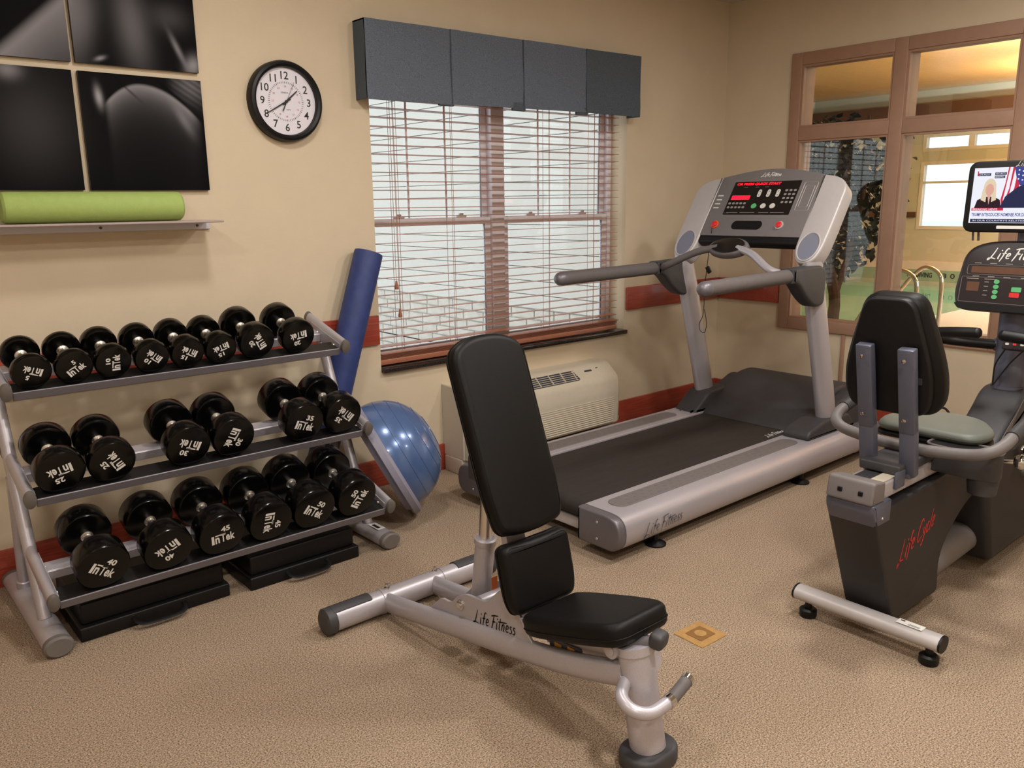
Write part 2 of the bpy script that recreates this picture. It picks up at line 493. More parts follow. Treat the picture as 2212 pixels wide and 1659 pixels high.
# ---- window_2: interior window onto the pool room
w2 = thing('window_2', 'brown framed interior window looking into the indoor pool', 'window', (.05, -1.5, RZ0), kind='structure')
del w2['category']
VS = ((-.563, -.492), (-1.216, -1.139), (-1.872, -1.797), (-2.52, -2.45))
for (a, c) in VS: MB().rbox((-.016, a, RZ0), (.15, c, RZ1), .004).build('stile', 'tan', w2)
for i in range(3):
    ya, yb = VS[i+1][1], VS[i][0]
    for (z0, z1, nm) in ((2.217, RZ1, 'head_rail'), (1.765, 1.845, 'transom_rail'), (RZ0, .637, 'bottom_rail')):
        MB().rbox((-.0155, ya, z0), (.15, yb, z1), .004).build(nm, 'tan', w2)
    for (z0, z1) in ((.637, 1.765), (1.845, 2.217)):
        bd = MB(); t = .012
        bd.box((-.008, ya, z0), (.022, ya+t, z1)); bd.box((-.008, yb-t, z0), (.022, yb, z1))
        bd.box((-.008, ya+t, z0), (.022, yb-t, z0+t)); bd.box((-.008, ya+t, z1-t), (.022, yb-t, z1))
        bd.build('glazing_bead', 'tan', w2, 0)
        MB().box((.024, ya, z0), (.030, yb, z1)).build('pane', 'pglass', w2, 0)

# ---- outdoors beyond window_1: sided wing wall on a block base
XS = .15
wx = MB().box((XS, .2, -.3), (XS+.15, 9.0, 3.6)).build('wall_wing', 'mortar', None, 0)
wx['kind'] = 'structure'
bdm = None
for k in range(24):
    z0 = .452+.126*k
    if bdm is None:
        b = MB()
        b.box((XS-.030, 0, .0065), (XS, 8.8, .126))
        o = b.build('siding_board', 'siding', wx, 0); bdm = o.data
    else:
        o = bpy.data.objects.new('siding_board', bdm); COL.objects.link(o); o.parent = wx
    o.location = (0, .2, z0)
stn = [MB().rbox((XS-.022, .006, .006), (XS, w_-.006, .094), .004, 1).build('stone_block', 'stone', wx, 0) for w_ in (.2, .26, .32)]
sm = [o.data for o in stn]; wd = (.2, .26, .32)
for o in stn: bpy.data.objects.remove(o)
for row in range(7):
    y = .25-random.random()*.2
    while y < 8.6:
        q = random.randrange(3)
        if y > .2:
            o = bpy.data.objects.new('stone_block', sm[q]); COL.objects.link(o); o.parent = wx
            o.location = (0, y, -.25+.1*row)
        y += wd[q]
gd = MB().box((-30, .2, -.4), (XS, 40, -.27)).box((11.3, -40, -.4), (60, 40, -.27)).build('floor_courtyard', 'snow', None, 0)
gd['kind'] = 'structure'

# ================================================================== POOL ROOM (seen through window_2)
PX0, PX1, PY0, PY1, PZ = .3, 11.0, -5.2, 5.6, 3.3
b = MB()
WINS = ((1.74, 3.40), (-.35, 1.31), (-2.44, -.78))
ys = [PY0]+[v for w_ in sorted(WINS) for v in w_]+[PY1]
for i in range(0, len(ys), 2): b.box((PX1, ys[i], -.1), (PX1+.2, ys[i+1], PZ+.1))
for (a, c) in WINS:
    for z0, z1 in ((-.1, .836), (2.05, 2.228), (2.538, PZ+.1)): b.box((PX1, a, z0), (PX1+.2, c, z1))
struct('wall_pool_far', b, 'poolwall')
struct('wall_pool_left', MB().box((PX0, PY1, -.3), (PX1+.2, PY1+.2, PZ+.1)), 'poolwall')
b = MB().box((.15, PY0-.2, -.3), (PX1+.2, PY0, .7)).box((.15, PY0-.2, 2.75), (PX1+.2, PY0, PZ+.1))
for k in range(6): b.box((.15+2.14*k, PY0-.2, .7), (.5+2.14*k, PY0, 2.75))  # unseen openings between these piers, added to let more daylight in
struct('wall_pool_right', b, 'poolwall')
struct('wall_pool_near', MB().box((PX0, .2, -.3), (PX0+.02, PY1, PZ+.1)).box((.15, PY0, CZ), (.17, .2, PZ+.1)), 'poolwall')
cp = MB().box((.15, PY0-.2, PZ+.02), (PX1+.2, PY1+.2, PZ+.12)).build('ceiling_pool', 'poolwood', None, 0)
cp['kind'] = 'structure'
pm = None
for k in range(76):
    x = .2+.142*k
    if pm is None:
        o = MB().rbox((0, 0, 0), (.138, PY1-PY0, .02), .004, 1).build('plank', 'poolwood', cp, 0); pm = o.data
    else:
        o = bpy.data.objects.new('plank', pm); COL.objects.link(o); o.parent = cp
    o.location = (x, PY0, PZ)
n_ = 3
for (a, c) in WINS:
    for z0, z1, kind in ((.836, 2.05, 0), (2.228, 2.538, 1)):
        wv = thing('window_%d' % n_, 'white framed pool-room window', 'window', (PX1+.05, (a+c)/2, z0), kind='structure'); del wv['category']
        n_ += 1
        b = MB(); t = .06
        b.box((PX1-.01, a, z0), (PX1+.12, a+t, z1)); b.box((PX1-.01, c-t, z0), (PX1+.12, c, z1))
        b.box((PX1-.01, a+t, z0), (PX1+.12, c-t, z0+t)); b.box((PX1-.01, a+t, z1-t), (PX1+.12, c-t, z1))
        if kind: b.box((PX1, (a+c)/2-.05, z0+t), (PX1+.1, (a+c)/2+.05, z1-t))
        else: b.box((PX1, a+t, 1.66), (PX1+.1, c-t, 1.70))
        b.build('window_frame', 'poolpost', wv, 0)
        MB().box((PX1+.05, a+t, z0+t), (PX1+.056, c-t, z1-t)).build('pane', 'glass', wv, 0)
struct('trim_6', MB().rbox((10.72, PY0, 2.72), (PX1, PY1, 3.05), .01, 2), 'beam', smooth=35)
struct('trim_7', MB().box((10.96, 3.42, 1.05), (PX1, PY1, 1.15)), 'beam')
struct('trim_8', MB().box((10.7, PY0, 0), (PX1, PY1, .26)), 'poolpost')
struct('trim_9', MB().rbox((9.2, 2.55, 0), (9.5, 2.85, PZ), .01, 2), 'poolpost', smooth=35) if False else None
PLX0, PLX1, PLY0, PLY1 = 2.9, 9.7, .70, 5.1
b = MB()
b.box((.15, PY0, -.12), (PLX0, PY1, 0)); b.box((PLX1, PY0, -.12), (PX1, PY1, 0))
b.box((PLX0, PY0, -.12), (PLX1, PLY0, 0)); b.box((PLX0, PLY1, -.12), (PLX1, PY1, 0))
struct('floor_pool_deck', b, 'deck')
wt = MB().box((PLX0, PLY0, -.26), (PLX1, PLY1, -.07)).build('pool_water', 'water', None, 0)
tag(wt, 'pale green swimming pool water behind the interior window', 'water')
tb = MB().box((PLX1-.01, PLY0, -.07), (PLX1+.0, PLY1, .0))
tl = thing('depth_marker_tile', 'pool edge tile strip with black 3 0 depth numbers', 'tile', (9.85, 2.2, .0))
MB().box((9.72, .9, .0), (9.74, 4.4, .20)).build('strip', 'pooltile', tl, 0)
Tm = frame((9.718, 2.05, .1), (0, -1, 0), (0, 0, 1))
b = MB(); text(b, '3 0', Tm, h=.085, w=.20, cx=-.18, cy=.01, bold=.02); b.build('numbers', 'black_print', tl, 0)
b = MB(); text(b, 'NO DIVING', Tm, h=.085, w=.42, cx=-.66, cy=.01, bold=.03); b.build('notice', 'black_print', tl, 0)

# pool ladder rails
for x0, lab in ((3.66, 'chrome pool grab rail nearer to the window stile'), (4.26, 'chrome pool grab rail nearer to the exercise bike')):
    rl = thing('pool_handrail', lab, 'handrail', (x0, .17, 0), 'pool ladder rails')
    path = smoothpath([(x0, .17, .0), (x0, .17, .45), (x0, .20, .60), (x0, .33, .675), (x0, .46, .60), (x0, .62, .38), (x0, .80, .06), (x0, .86, -.06)], 6)
    MB().tube(path, .022, 12).build('rail', 'chrome2', rl)
    MB().lathe([(.05, 0), (.05, .012), (.03, .02), (.024, .02)], 16, Matrix.Translation((x0, .17, 0))).build('flange', 'chrome2', rl)

# ficus tree
tr = thing('ficus_tree', 'tall leafy green ficus tree behind the interior window glass', 'tree', (.95, -.36, 0))
b = MB()
for (x, y, x1, y1, lean) in ((.9, -.40, 1.0, -.18, .02), (.92, -.38, 1.15, -.45, -.03), (.96, -.33, 1.05, -.05, .03)):
    P = smoothpath([(x, y, .34), (x+.02, y-.01, .7), ((x+x1)/2, (y+y1)/2+lean, 1.1), (x1, y1, 1.6), (x1+.08, y1+.05, 2.0)], 5)
    b.tube(P, [.03-.018*i/len(P) for i in range(len(P))], 8)
b.build('trunk', 'bark', tr)
MB().lathe([(.0, .0), (.15, .0), (.2, .36), (.215, .36), (.215, .40), (.19, .40), (.18, .34), (.0, .34)], 24, Matrix.Translation((.93, -.37, 0))).build('pot', 'pot', tr)
b = MB()
rnd = random.Random(3)
for k in range(2100):
    while True:
        p = Vector((rnd.uniform(-1, 1), rnd.uniform(-1, 1), rnd.uniform(-1, 1)))
        if p.length < 1: break
    c = Vector((1.15+.42*p.x, -.20+.46*p.y, 1.42+.62*p.z))
    if k > 2030: c = Vector((1.0+.15*p.x, -.74+.12*p.y, 1.5+.45*p.z))
    if c.x < .42: c.x = .42+rnd.random()*.2
    d = Vector((rnd.uniform(-1, 1), rnd.uniform(-1, 1), rnd.uniform(-1.2, .2))).normalized()
    q = d.cross(Vector((rnd.uniform(-1, 1), rnd.uniform(-1, 1), rnd.uniform(-1, 1)))).normalized()
    n = d.cross(q); L = rnd.uniform(.06, .095); w_ = L*.24
    b.add([c, c+d*L*.35+q*w_+n*.006, c+d*L*.35-q*w_+n*.006, c+d*L*.75+q*w_*.7, c+d*L*.75-q*w_*.7, c+d*L-n*.01],
          [(0, 1, 2), (1, 3, 4, 2), (3, 5, 4)])
lf = b.build('foliage', 'leaf', tr, 0); lf['kind'] = 'stuff'

# ================================================================== CEILING LAMPS
LP = [((-3.45, -3.2), 'above the foot of the weight bench', 1.15), ((-3.65, -1.25), 'between the dumbbell rack and the bench', .5), ((-1.25, -2.35), 'between the treadmill and the interior window', .6), ((-2.25, -2.3), 'between the treadmill and the bike', .8),
      ((-5.35, -2.1), 'left of the rack', .5), ((-5.2, -4.2), 'behind the photographer', 1.0), ((-1.9, -4.3), 'behind the bike', .45)]
for (x, y), w_, pw_ in LP:
    d = thing('ceiling_lamp', 'round white ceiling lamp, '+w_, 'ceiling light', (x, y, CZ), 'round ceiling lamps')
    MB().lathe([(.135, -.03), (.15, -.026), (.15, 0), (0, 0)], 32, Matrix.Translation((x, y, CZ))).build('trim_ring', 'ceil', d)
    MB().lathe([(0, -.032), (.134, -.032), (.134, -.02), (0, -.02)], 32, Matrix.Translation((x, y, CZ))).build('lens', 'lampglow', d)
    L = bpy.data.lights.new('ceiling_lamp', 'AREA'); L.shape = 'DISK'; L.size = .27; L.energy = LAMP_W*pw_; L.color = LAMP_COL
    lo = bpy.data.objects.new('ceiling_lamp_light', L); COL.objects.link(lo); lo.parent = d; lo.location = (0, 0, -.034)
for (x, y), w_ in (((6.4, -.15), 'first from the interior window, nearer the water'), ((9.2, .45), 'second from the interior window, nearer the water'), ((6.4, -3.4), 'first from the interior window, nearer the side wall'), ((9.2, -3.4), 'second from the interior window, nearer the side wall')):  # unseen hanging lamps, added to brighten the pool ceiling and walls
    d = thing('pool_fill_lamp', 'added unseen bowl fill lamp over the pool deck, '+w_, 'added fill lamp', (x, y, PZ), 'added pool-room fill lamps')
    MB().tube([(x, y, PZ), (x, y, 2.27)], .006, 8).lathe([(.05, -.02), (.05, 0), (0, 0)], 16, Matrix.Translation((x, y, PZ))).build('cord', 'poolpost', d)
    MB().lathe([(0, 2.44), (.12, 2.46), (.2, 2.53), (.22, 2.6), (.21, 2.6), (.19, 2.54), (.11, 2.475), (0, 2.455)], 28, Matrix.Translation((x, y, -.35))).build('bowl', 'poolpost', d)
    for dz, pw_, rx in ((2.27, 230, R(180)), (2.08, 45, 0)):
        L = bpy.data.lights.new('pool_fill_light', 'AREA'); L.shape = 'DISK'; L.size = .36; L.energy = pw_; L.color = (1, .98, .95)
        lo = bpy.data.objects.new('pool_fill_light', L); COL.objects.link(lo); lo.parent = d; lo.location = (0, 0, dz-PZ); lo.rotation_euler = (rx, 0, 0)

# ================================================================== WALL THINGS
# ---- venetian blind
vb = thing('venetian_blind', 'cherry wood venetian blind with open slats in the window', 'blind', (-1.9, .05, .61))
BX0, BX1 = WX0+.012, WX1-.04
MB().rbox((BX0, .02, 2.06), (BX1, .085, 2.115), .004).build('headrail', 'blind', vb)
sm_ = None
for k in range(33):
    z = .705+.0425*k
    if sm_ is None:
        b = MB(); n = 6; vs = []; fs = []
        for j in range(n+1):
            t = j/n*2-1
            for x in (BX0, BX1):
                vs.append((x, t*.024, .0010*(1-t*t))); 
        b2 = len(vs)
        for j in range(n+1):
            t = j/n*2-1
            for x in (BX0, BX1): vs.append((x, t*.024, .0010*(1-t*t)-.0022))
        for j in range(n):
            fs.append((2*j, 2*j+1, 2*j+3, 2*j+2)); fs.append((b2+2*j, b2+2*j+2, b2+2*j+3, b2+2*j+1))
        fs.append((0, b2, b2+1, 1)); fs.append((2*n, 2*n+1, b2+2*n+1, b2+2*n))
        fs.append(tuple([2*j for j in range(n+1)]+[b2+2*j for j in range(n, -1, -1)]))
        fs.append(tuple([2*j+1 for j in range(n, -1, -1)]+[b2+2*j+1 for j in range(n+1)]))
        b.add(vs, fs); o = b.build('slat', 'blind', None); sm_ = o.data
    else:
        o = bpy.data.objects.new('slat', sm_); COL.objects.link(o)
    o.parent = vb; o.location = (1.9, .0, z-.61); o.rotation_euler = (R(-2+ (8 if k == 0 else 0)), 0, 0)
for k in range(5):
    o = bpy.data.objects.new('slat', sm_); COL.objects.link(o); o.parent = vb
    o.location = (1.9+random.uniform(-.004, .004), -.004*k, .646+.0065*k-.61); o.rotation_euler = (R(3+k), 0, 0)
MB().rbox((BX0, .02, .612), (BX1, .075, .640), .005).build('bottom_rail', 'blind', vb)
for x in (-2.66, -2.32, -1.63, -1.26):
    MB().tube([(x, .024, .64), (x, .024, 2.06)], .0012, 5).tube([(x, .074, .64), (x, .074, 2.06)], .0012, 5).tube([(x+.03, .05, .64), (x+.03, .05, 2.06)], .0012, 5).build('ladder_cord', 'cord', vb)
for x, z in ((-2.69, 1.0), (-2.675, .86)):
    MB().tube([(x, .008, z+.02), (x, .008, 2.06)], .0014, 5).build('pull_cord', 'cord', vb)
    MB().lathe([(0, .03), (.005, .03), (.007, .015), (.011, -.005), (.010, -.012), (0, -.012)], 12, Matrix.Translation((x, .008, z))).build('tassel', 'blind', vb)

# ---- valance
va = thing('window_valance', 'slate grey denim box valance above the window', 'valance', (-1.93, -.05, 1.87))
VX0, VX1, VY, VZ0, VZ1 = -2.872, -1.0, -.1, 1.872, 2.212
seams = [VX0, -2.395, -1.925, -1.455, VX1]
def vz(x, z): return z+.02*(x-VX0)/(VX1-VX0)
for i in range(4):
    x0, x1 = seams[i], seams[i+1]
    b = MB(); nx = 14; vs = []; fs = []
    for j in range(nx+1):
        x = x0+(x1-x0)*j/nx; bow = -.004*math.sin(math.pi*j/nx)-(.008*max(0, 1-abs(j/nx-.06)*12))
        for q in range(7):
            z = vz(x, VZ0+(VZ1-VZ0)*q/6)+(.004*math.sin(3*x+q) if q == 0 else 0)
            vs.append((x, VY+bow+.003*math.sin(q*1.3+x*9), z))
    m_ = len(vs)
    vs += [(x, y+.008, z) for (x, y, z) in vs]
    for j in range(nx):
        for q in range(6):
            a = j*7+q
            fs.append((a, a+7, a+8, a+1)); fs.append((m_+a, m_+a+1, m_+a+8, m_+a+7))
    for j in range(nx):
        for q in (0, 6):
            a = j*7+q; fs.append((a, m_+a, m_+a+7, a+7))
    for j in (0, nx):
        for q in range(6):
            a = j*7+q; fs.append((a, a+1, m_+a+1, m_+a))
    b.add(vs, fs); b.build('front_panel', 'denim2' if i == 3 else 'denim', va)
for x in seams[1:4]:
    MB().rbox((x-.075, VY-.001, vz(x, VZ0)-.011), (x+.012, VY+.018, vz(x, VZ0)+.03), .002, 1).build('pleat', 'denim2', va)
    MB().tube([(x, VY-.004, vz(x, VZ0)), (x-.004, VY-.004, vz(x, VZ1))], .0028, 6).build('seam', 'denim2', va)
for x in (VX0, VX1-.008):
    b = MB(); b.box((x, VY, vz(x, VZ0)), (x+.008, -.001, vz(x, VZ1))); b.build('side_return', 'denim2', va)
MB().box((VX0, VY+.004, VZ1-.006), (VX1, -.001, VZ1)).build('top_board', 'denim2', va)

# ---- wall clock
CC = Vector((-3.232, 0, 1.84)); CR = .168
ck = thing('wall_clock', 'round black-rimmed wall clock with white dial', 'clock', CC)
TC = frame(CC, (1, 0, 0), (0, 0, 1))   # local z = -y towards the room
MB().lathe([(CR-.03, .0), (CR, .0), (CR, .028), (CR-.006, .042), (CR-.016, .046), (CR-.026, .040), (CR-.03, .026), (CR-.03, .0)], 64, TC).build('rim', 'blkplastic', ck, 30)
MB().lathe([(0, .018), (CR-.028, .018), (CR-.028, .022), (0, .022)], 64, TC).build('dial', 'clockface', ck, 30)
b = MB()
for h in range(1, 13):
    a = R(90-30*h); text(b, str(h), TC, h=.032, cx=.107*math.cos(a), cy=.107*math.sin(a), z=.0226, bold=.012)
b.build('numerals', 'black_print', ck, 0)
b = MB()
for k in range(60):
    a = R(6*k); c, s_ = math.cos(a), math.sin(a); w_ = .0009 if k % 5 else .0014
    b.add([(c*.074-s_*w_, s_*.074+c*w_, .0226), (c*.074+s_*w_, s_*.074-c*w_, .0226), (c*.082+s_*w_, s_*.082-c*w_, .0226), (c*.082-s_*w_, s_*.082+c*w_, .0226)], [(0, 1, 2, 3)], TC)
text(b, 'GENEVA', TC, w=.034, cx=-.004, cy=.036, z=.0226); text(b, 'quartz', TC, w=.02, cx=.01, cy=-.034, z=.0226)
b.build('minute_track', 'black_print', ck, 0)
b = MB()
for h in range(1, 13):
    a = R(90-30*h); text(b, str(h+12), TC, h=.008, cx=.062*math.cos(a), cy=.062*math.sin(a), z=.0226)
b.build('red_numerals', 'red', ck, 0)
def hand(name, ang, L, tail, w0, w1, z, mt='black_print'):
    a = R(90-ang); c, s_ = math.cos(a), math.sin(a)
    pts = [(-tail, w0), (L, w1), (L, -w1), (-tail, -w0)]
    poly = [(c*x-s_*y, s_*x+c*y) for x, y in pts][::-1]
    MB().prism(poly, z, z+.0012, TC).build(name, mt, ck, 0)
hand('hour_hand', 49, .070, .02, .0042, .0022, .025)
hand('minute_hand', 240, .100, .022, .0036, .0018, .027)
hand('second_hand', 26, .09, .0, .0006, .0004, .029)
hand('second_tail', 206, .045, .0, .002, .0022, .029)
MB().lathe([(.006, .022), (.006, .031), (0, .031)], 14, TC).build('hub', 'black_print', ck)
gl = MB().lathe([(0, .034), (CR-.029, .034), (CR-.029, .0345), (0, .0345)], 48, TC).build('glass_cover', 'clockglass', ck, 0)

# ---- black and white picture panels
def blob(x, y, cx, cy, sx, sy, rot=0.):
    c, s_ = math.cos(rot), math.sin(rot); dx, dy = x-cx, y-cy
    u, v = (c*dx+s_*dy)/sx, (-s_*dx+c*dy)/sy
    return math.exp(-(u*u+v*v))
def smst(a, c, t):
    t = max(0, min(1, (t-a)/(c-a))); return t*t*(3-2*t)
def pic(X, Z):
    """grey value of the big photograph, X, Z metres on the wall"""
    g = .004
    if Z > 1.91:
        # upper pair: diagonal limb on the left, soft folds on the right
        q = (X+4.276)*.682-(Z-1.974)*.732
        g += .34*smst(-.01, .035, q)*math.exp(-max(0, q)/.10)*smst(-3.96, -4.09, X)
        g += .10*blob(X, Z, -4.01, 2.09, .05, .12, R(-12))
        g += .12*blob(X, Z, -3.84, 2.08, .055, .15, R(6))
        g += .26*blob(X, Z, -3.965, 1.945, .018, .007, R(20))
        g += .26*blob(X, Z, -3.62, 1.950, .028, .035, R(-25))
        g += .20*blob(X, Z, -3.675, 2.005, .010, .055, R(24))
        g += .05*blob(X, Z, -3.70, 2.12, .07, .05)
    else:
        g += .20*blob(X, Z, -4.275, 1.880, .040, .030)
        g += .035*blob(X, Z, -4.22, 1.70, .13, .16)
        g += .34*blob(X, Z, -3.985, 1.807, .012, .034, R(6))
        dx = X+3.83
        d = 1.869-(4.2 if dx < 0 else 2.6)*dx*dx-Z
        e = smst(-3.972, -3.945, X)*smst(-3.60, -3.66, X)
        g += e*smst(0, .016, d)*(.30*math.exp(-max(0, d)/.032)+.05*math.exp(-max(0, d)/.09))
        if d < 0: g += .15*smst(-3.745, -3.70, X)*blob(X, Z, -3.64, 1.872, .07, .05, R(-35))*(.75+.25*math.sin(260*(X*.6+Z)))
        g += .11*blob(X, Z, -3.676, 1.738, .016, .055, R(30))
        g *= 1-.75*blob(X, Z, -3.875, 1.838, .05, .004, R(-42))
        g *= 1-.85*blob(X, Z, -3.70, 1.828, .085, .006, R(-40))
    return g
picmat = vcolmat('printed_photograph', .6)
PAN = ((-3.599, 1.924, 'upper right', .45), (-4.066, 1.924, 'upper left', .45), (-3.596, 1.468, 'lower right', .427), (-4.07, 1.468, 'lower left', .427))
for (xr, z0, w_, h) in PAN:
    x0 = xr-.452
    pn = thing('picture_panel', 'black and white body photograph panel, %s of the four panels' % w_, 'picture', ((x0+xr)/2, 0, z0), 'photograph panels')
    MB().box((x0, -.019, z0), (xr, -.001, z0+h)).build('board', 'blkplastic', pn, 0)
    n = 110; vs = []; fs = []; cols = []
    for j in range(n+1):
        for i in range(n+1):
            X = x0+(xr-x0)*i/n; Z = z0+h*j/n
            vs.append((X, -.0195, Z)); g = pic(X, Z); cols.append((g*1.0, g*.96, g*1.04, 1))
    for j in range(n):
        for i in range(n): a = j*(n+1)+i; fs.append((a, a+1, a+n+2, a+n+1))
    o = bpy.data.objects.new('print', bpy.data.meshes.new('print')); COL.objects.link(o); o.parent = pn
    off = pn.location
    o.data.from_pydata([Vector(v)-off for v in vs], [], fs)
    at = o.data.color_attributes.new('print', 'FLOAT_COLOR', 'POINT')
    for i, c in enumerate(cols): at.data[i].color = c
    o.data.materials.append(picmat)

# ---- wall shelf with rolled mat
sh = thing('wall_shelf', 'thin pale wall shelf under the photograph panels', 'shelf', (-4.4, 0, 1.31))
MB().rbox((-5.2, -.205, 1.3405), (-3.622, -.001, 1.349), .002, 1).build('plate', 'shelfglass', sh)
MB().rbox((-5.2, -.014, 1.311), (-3.606, -.001, 1.3395), .002, 1).build('wall_rail', 'alu', sh)
for x in (-3.66, -4.03, -4.5): MB().lathe([(.006, 0), (.005, .003), (0, .0035)], 12, along((x, -.014, 1.327), (0, -1, 0))).build('screw', 'capgrey', sh)
gm = thing('rolled_mat', 'lime green rolled exercise mat lying on the wall shelf', 'exercise mat', (-4.06, -.1, 1.4))
MB().lathe([(0, 0), (.046, 0), (.054, .008), (.0555, .02), (.0555, .6), (.054, .612), (.046, .62), (0, .62)], 40, along((-4.37, -.1, 1.4053), (1, 0, 0))).build('roll', 'matgreen', gm)
P = []
for i in range(90):
    a = i*.42; r_ = .006+.0011*i*.42
    P.append((-3.7496, -.1+r_*math.cos(a), 1.4053+r_*math.sin(a)))
MB().tube(P, .0008, 4).build('spiral_edge', 'matgreen', gm)

# ---- floor outlet box
fb = thing('floor_box', 'square brass floor outlet plate set in the carpet', 'floor outlet', (-2.86, -1.995, 0))
T = Matrix.Translation((-2.86, -1.995, 0)) @ Matrix.Rotation(R(-2), 4, 'Z')
MB().prism(rrect(.128, .118, .004), 0, .004, T, .0015, 1, 0).build('plate', 'brass', fb)
MB().prism(rrect(.075, .066, .003), .004, .0055, T).build('lid', 'brass_d', fb)
MB().lathe([(.02, .0055), (.02, .0065), (.017, .0068), (0, .0068)], 24, T).build('finger_disc', 'brass', fb)

# ================================================================== DUMBBELL RACK
TA = R(16); tc_, ts_ = math.cos(TA), math.sin(TA)
TIERS = {'top': (-.402, .812), 'mid': (-.554, .486), 'bot': (-.701, .184)}
def tp(tier, x, s, h):
    """point on a tier: x, distance s back from its front end, height h above the rails"""
    y, z = TIERS[tier]
    return Vector((x, y+s*tc_-h*ts_, z+s*ts_+h*tc_))
RXL, RXR = -4.482, -3.236
rk = thing('dumbbell_rack', 'silver three-tier dumbbell rack against the window wall', 'rack', (-3.86, -.4, 0))
for i, tn in enumerate(('top', 'mid', 'bot')):
    for x in (RXL, RXR):
        a = tp(tn, x, -.022, .012); c = tp(tn, x, .315, .012)
        br = MB().tube([a, c], .017, 20, True, ry=.029, up=(0, -ts_, tc_)).build('tier_bracket', 'silver', rk)
        e = (a-c).normalized()
        MB().tube([a-e*.012, a+e*.004, a+e*.007], [.0185, .0185, .014], 20, True, ry=.0305, up=(0, -ts_, tc_)).build('end_cap', 'capgrey', br)
        MB().tube([c+e*.012, c-e*.004, c-e*.007], [.0185, .0185, .014], 20, True, ry=.0305, up=(0, -ts_, tc_)).build('end_cap', 'capgrey', br)
        # inner gusset plate carrying the rails
        sx = 1 if x == RXL else -1
        gp = MB(); q = x+sx*.018
        T = frame((q, 0, 0), (0, 1, 0), (0, 0, 1))
        pl = [tp(tn, 0, .0, -.022), tp(tn, 0, .0, .02), tp(tn, 0, .25, .02), tp(tn, 0, .25, -.03), tp(tn, 0, .12, -.03)]
        gp.prism([(v.y, v.z) for v in pl], -.002, .002, T)
        gp.build('gusset_plate', 'silver', br, 0)
        for s_, h_ in ((.045, -.004), (.19, -.004)):
            MB().lathe([(.009, 0), (.008, .006), (.004, .008), (0, .008)], 10, along(tp(tn, q+sx*.002, s_, h_), (sx, 0, 0))).build('bolt', 'chrome', br)
    x0, x1 = RXL+.02, RXR-.02
    Tt = frame(tp(tn, 0, 0, 0), (1, 0, 0), (0, tc_, ts_))      # local x along rack, y back, z up off the rails
    MB().rbox((x0, -.012, -.026), (x1, -.006, .004), .002, 1, Tt).build('front_rail_edge', 'silver_d', rk)
    MB().rbox((x0, -.006, -.006), (x1, .07, 0), .0015, 1, Tt).build('front_rail', 'railblk', rk)
    MB().rbox((x0, .158, -.034), (x1, .163, .0), .0015, 1, Tt).rbox((x0, .163, -.006), (x1, .215, 0), .0015, 1, Tt).build('rear_rail', 'silver', rk)
for x in (RXL, RXR):
    MB().tube([tp('top', x, .21, -.012), (x, -.53, .06)], .021, 18).build('upright', 'silver', rk)
    MB().tube([(x, -.295, .50), (x, -.22, .06)], .019, 16).lathe([(.024, 0), (.024, .03), (.02, .034)], 16, along((x, -.218, .06), (0, -.17, .98))).build('rear_strut', 'silver', rk)
    ft = MB().tube([(x, -.05, .034), (x, -.70, .034)], .043, 24, True, ry=.033, up=(0, 0, 1)).build('foot', 'silver', rk)
    for y0, y1 in ((-.69, -.712), (-.06, -.038)):
        MB().tube([(x, y0, .0345), (x, y1, .0345), (x, y1+.35*(y1-y0), .0345)], [.0452, .0452, .038], 24, True, ry=.0345, up=(0, 0, 1)).build('foot_cap', 'capgrey', ft)
b = MB(); T = frame((RXR, -.60, .0677), (1, 0, 0), (0, 1, 0))
b.box((-.018, -.045, 0), (.018, .035, .0006), T); lb = b.build('rating_sticker', 'white_print', rk, 0)
MB().box((-.011, -.03, .0006), (.003, .02, .0012), T).build('sticker_print', 'black_print', lb, 0)
MB().rbox((RXL, -.275, .355), (RXR, -.245, .395), .004).build('cross_brace', 'silver', rk) if False else None

# ---- dumbbells
SPEC = {5: (.0615, .19, .038), 10: (.0615, .205, .048), 15: (.0615, .215, .055), 20: (.0715, .225, .058), 25: (.0770, .23, .062), 30: (.0800, .245, .07),
        35: (.0825, .265, .08), 40: (.0830, .275, .083), 45: (.0845, .285, .088), 50: (.0870, .30, .094)}
DB = [(5, 'top', -4.399, 159, 'left of the pair at the left end of the top tier'), (5, 'top', -4.270, 34, 'right of the pair at the left end of the top tier'),
      (10, 'top', -4.145, 90, 'with sideways lettering, third from left on the top tier'), (10, 'top', -4.014, 141, 'fourth from left on the top tier'),
      (15, 'top', -3.886, 153, 'fifth from left on the top tier'), (15, 'top', -3.760, 201, 'sixth from left on the top tier'),
      (20, 'top', -3.617, 120, 'second from the right end of the top tier'), (20, 'top', -3.443, 192, 'at the right end of the top tier'),
      (25, 'mid', -4.384, 195, 'at the left end of the middle tier'), (25, 'mid', -4.226, 121, 'second from left on the middle tier'),
      (30, 'mid', -3.970, 159, 'left of the two in the centre of the middle tier'), (30, 'mid', -3.803, 243, 'right of the two in the centre of the middle tier'),
      (35, 'mid', -3.517, -19, 'second from right on the middle tier'), (35, 'mid', -3.346, 141, 'at the right end of the middle tier'),
      (40, 'bot', -4.327, -34, 'at the left end of the bottom tier'), (40, 'bot', -4.121, 208, 'with upside-down lettering, second from left on the bottom tier'),
      (45, 'bot', -3.936, 6, 'with upright lettering, third from left on the bottom tier'), (45, 'bot', -3.752, 265, 'with lettering running down, fourth from left on the bottom tier'),
      (50, 'bot', -3.575, -32, 'second from right on the bottom tier'), (50, 'bot', -3.390, 57, 'at the right end of the bottom tier')]
_parts = {}
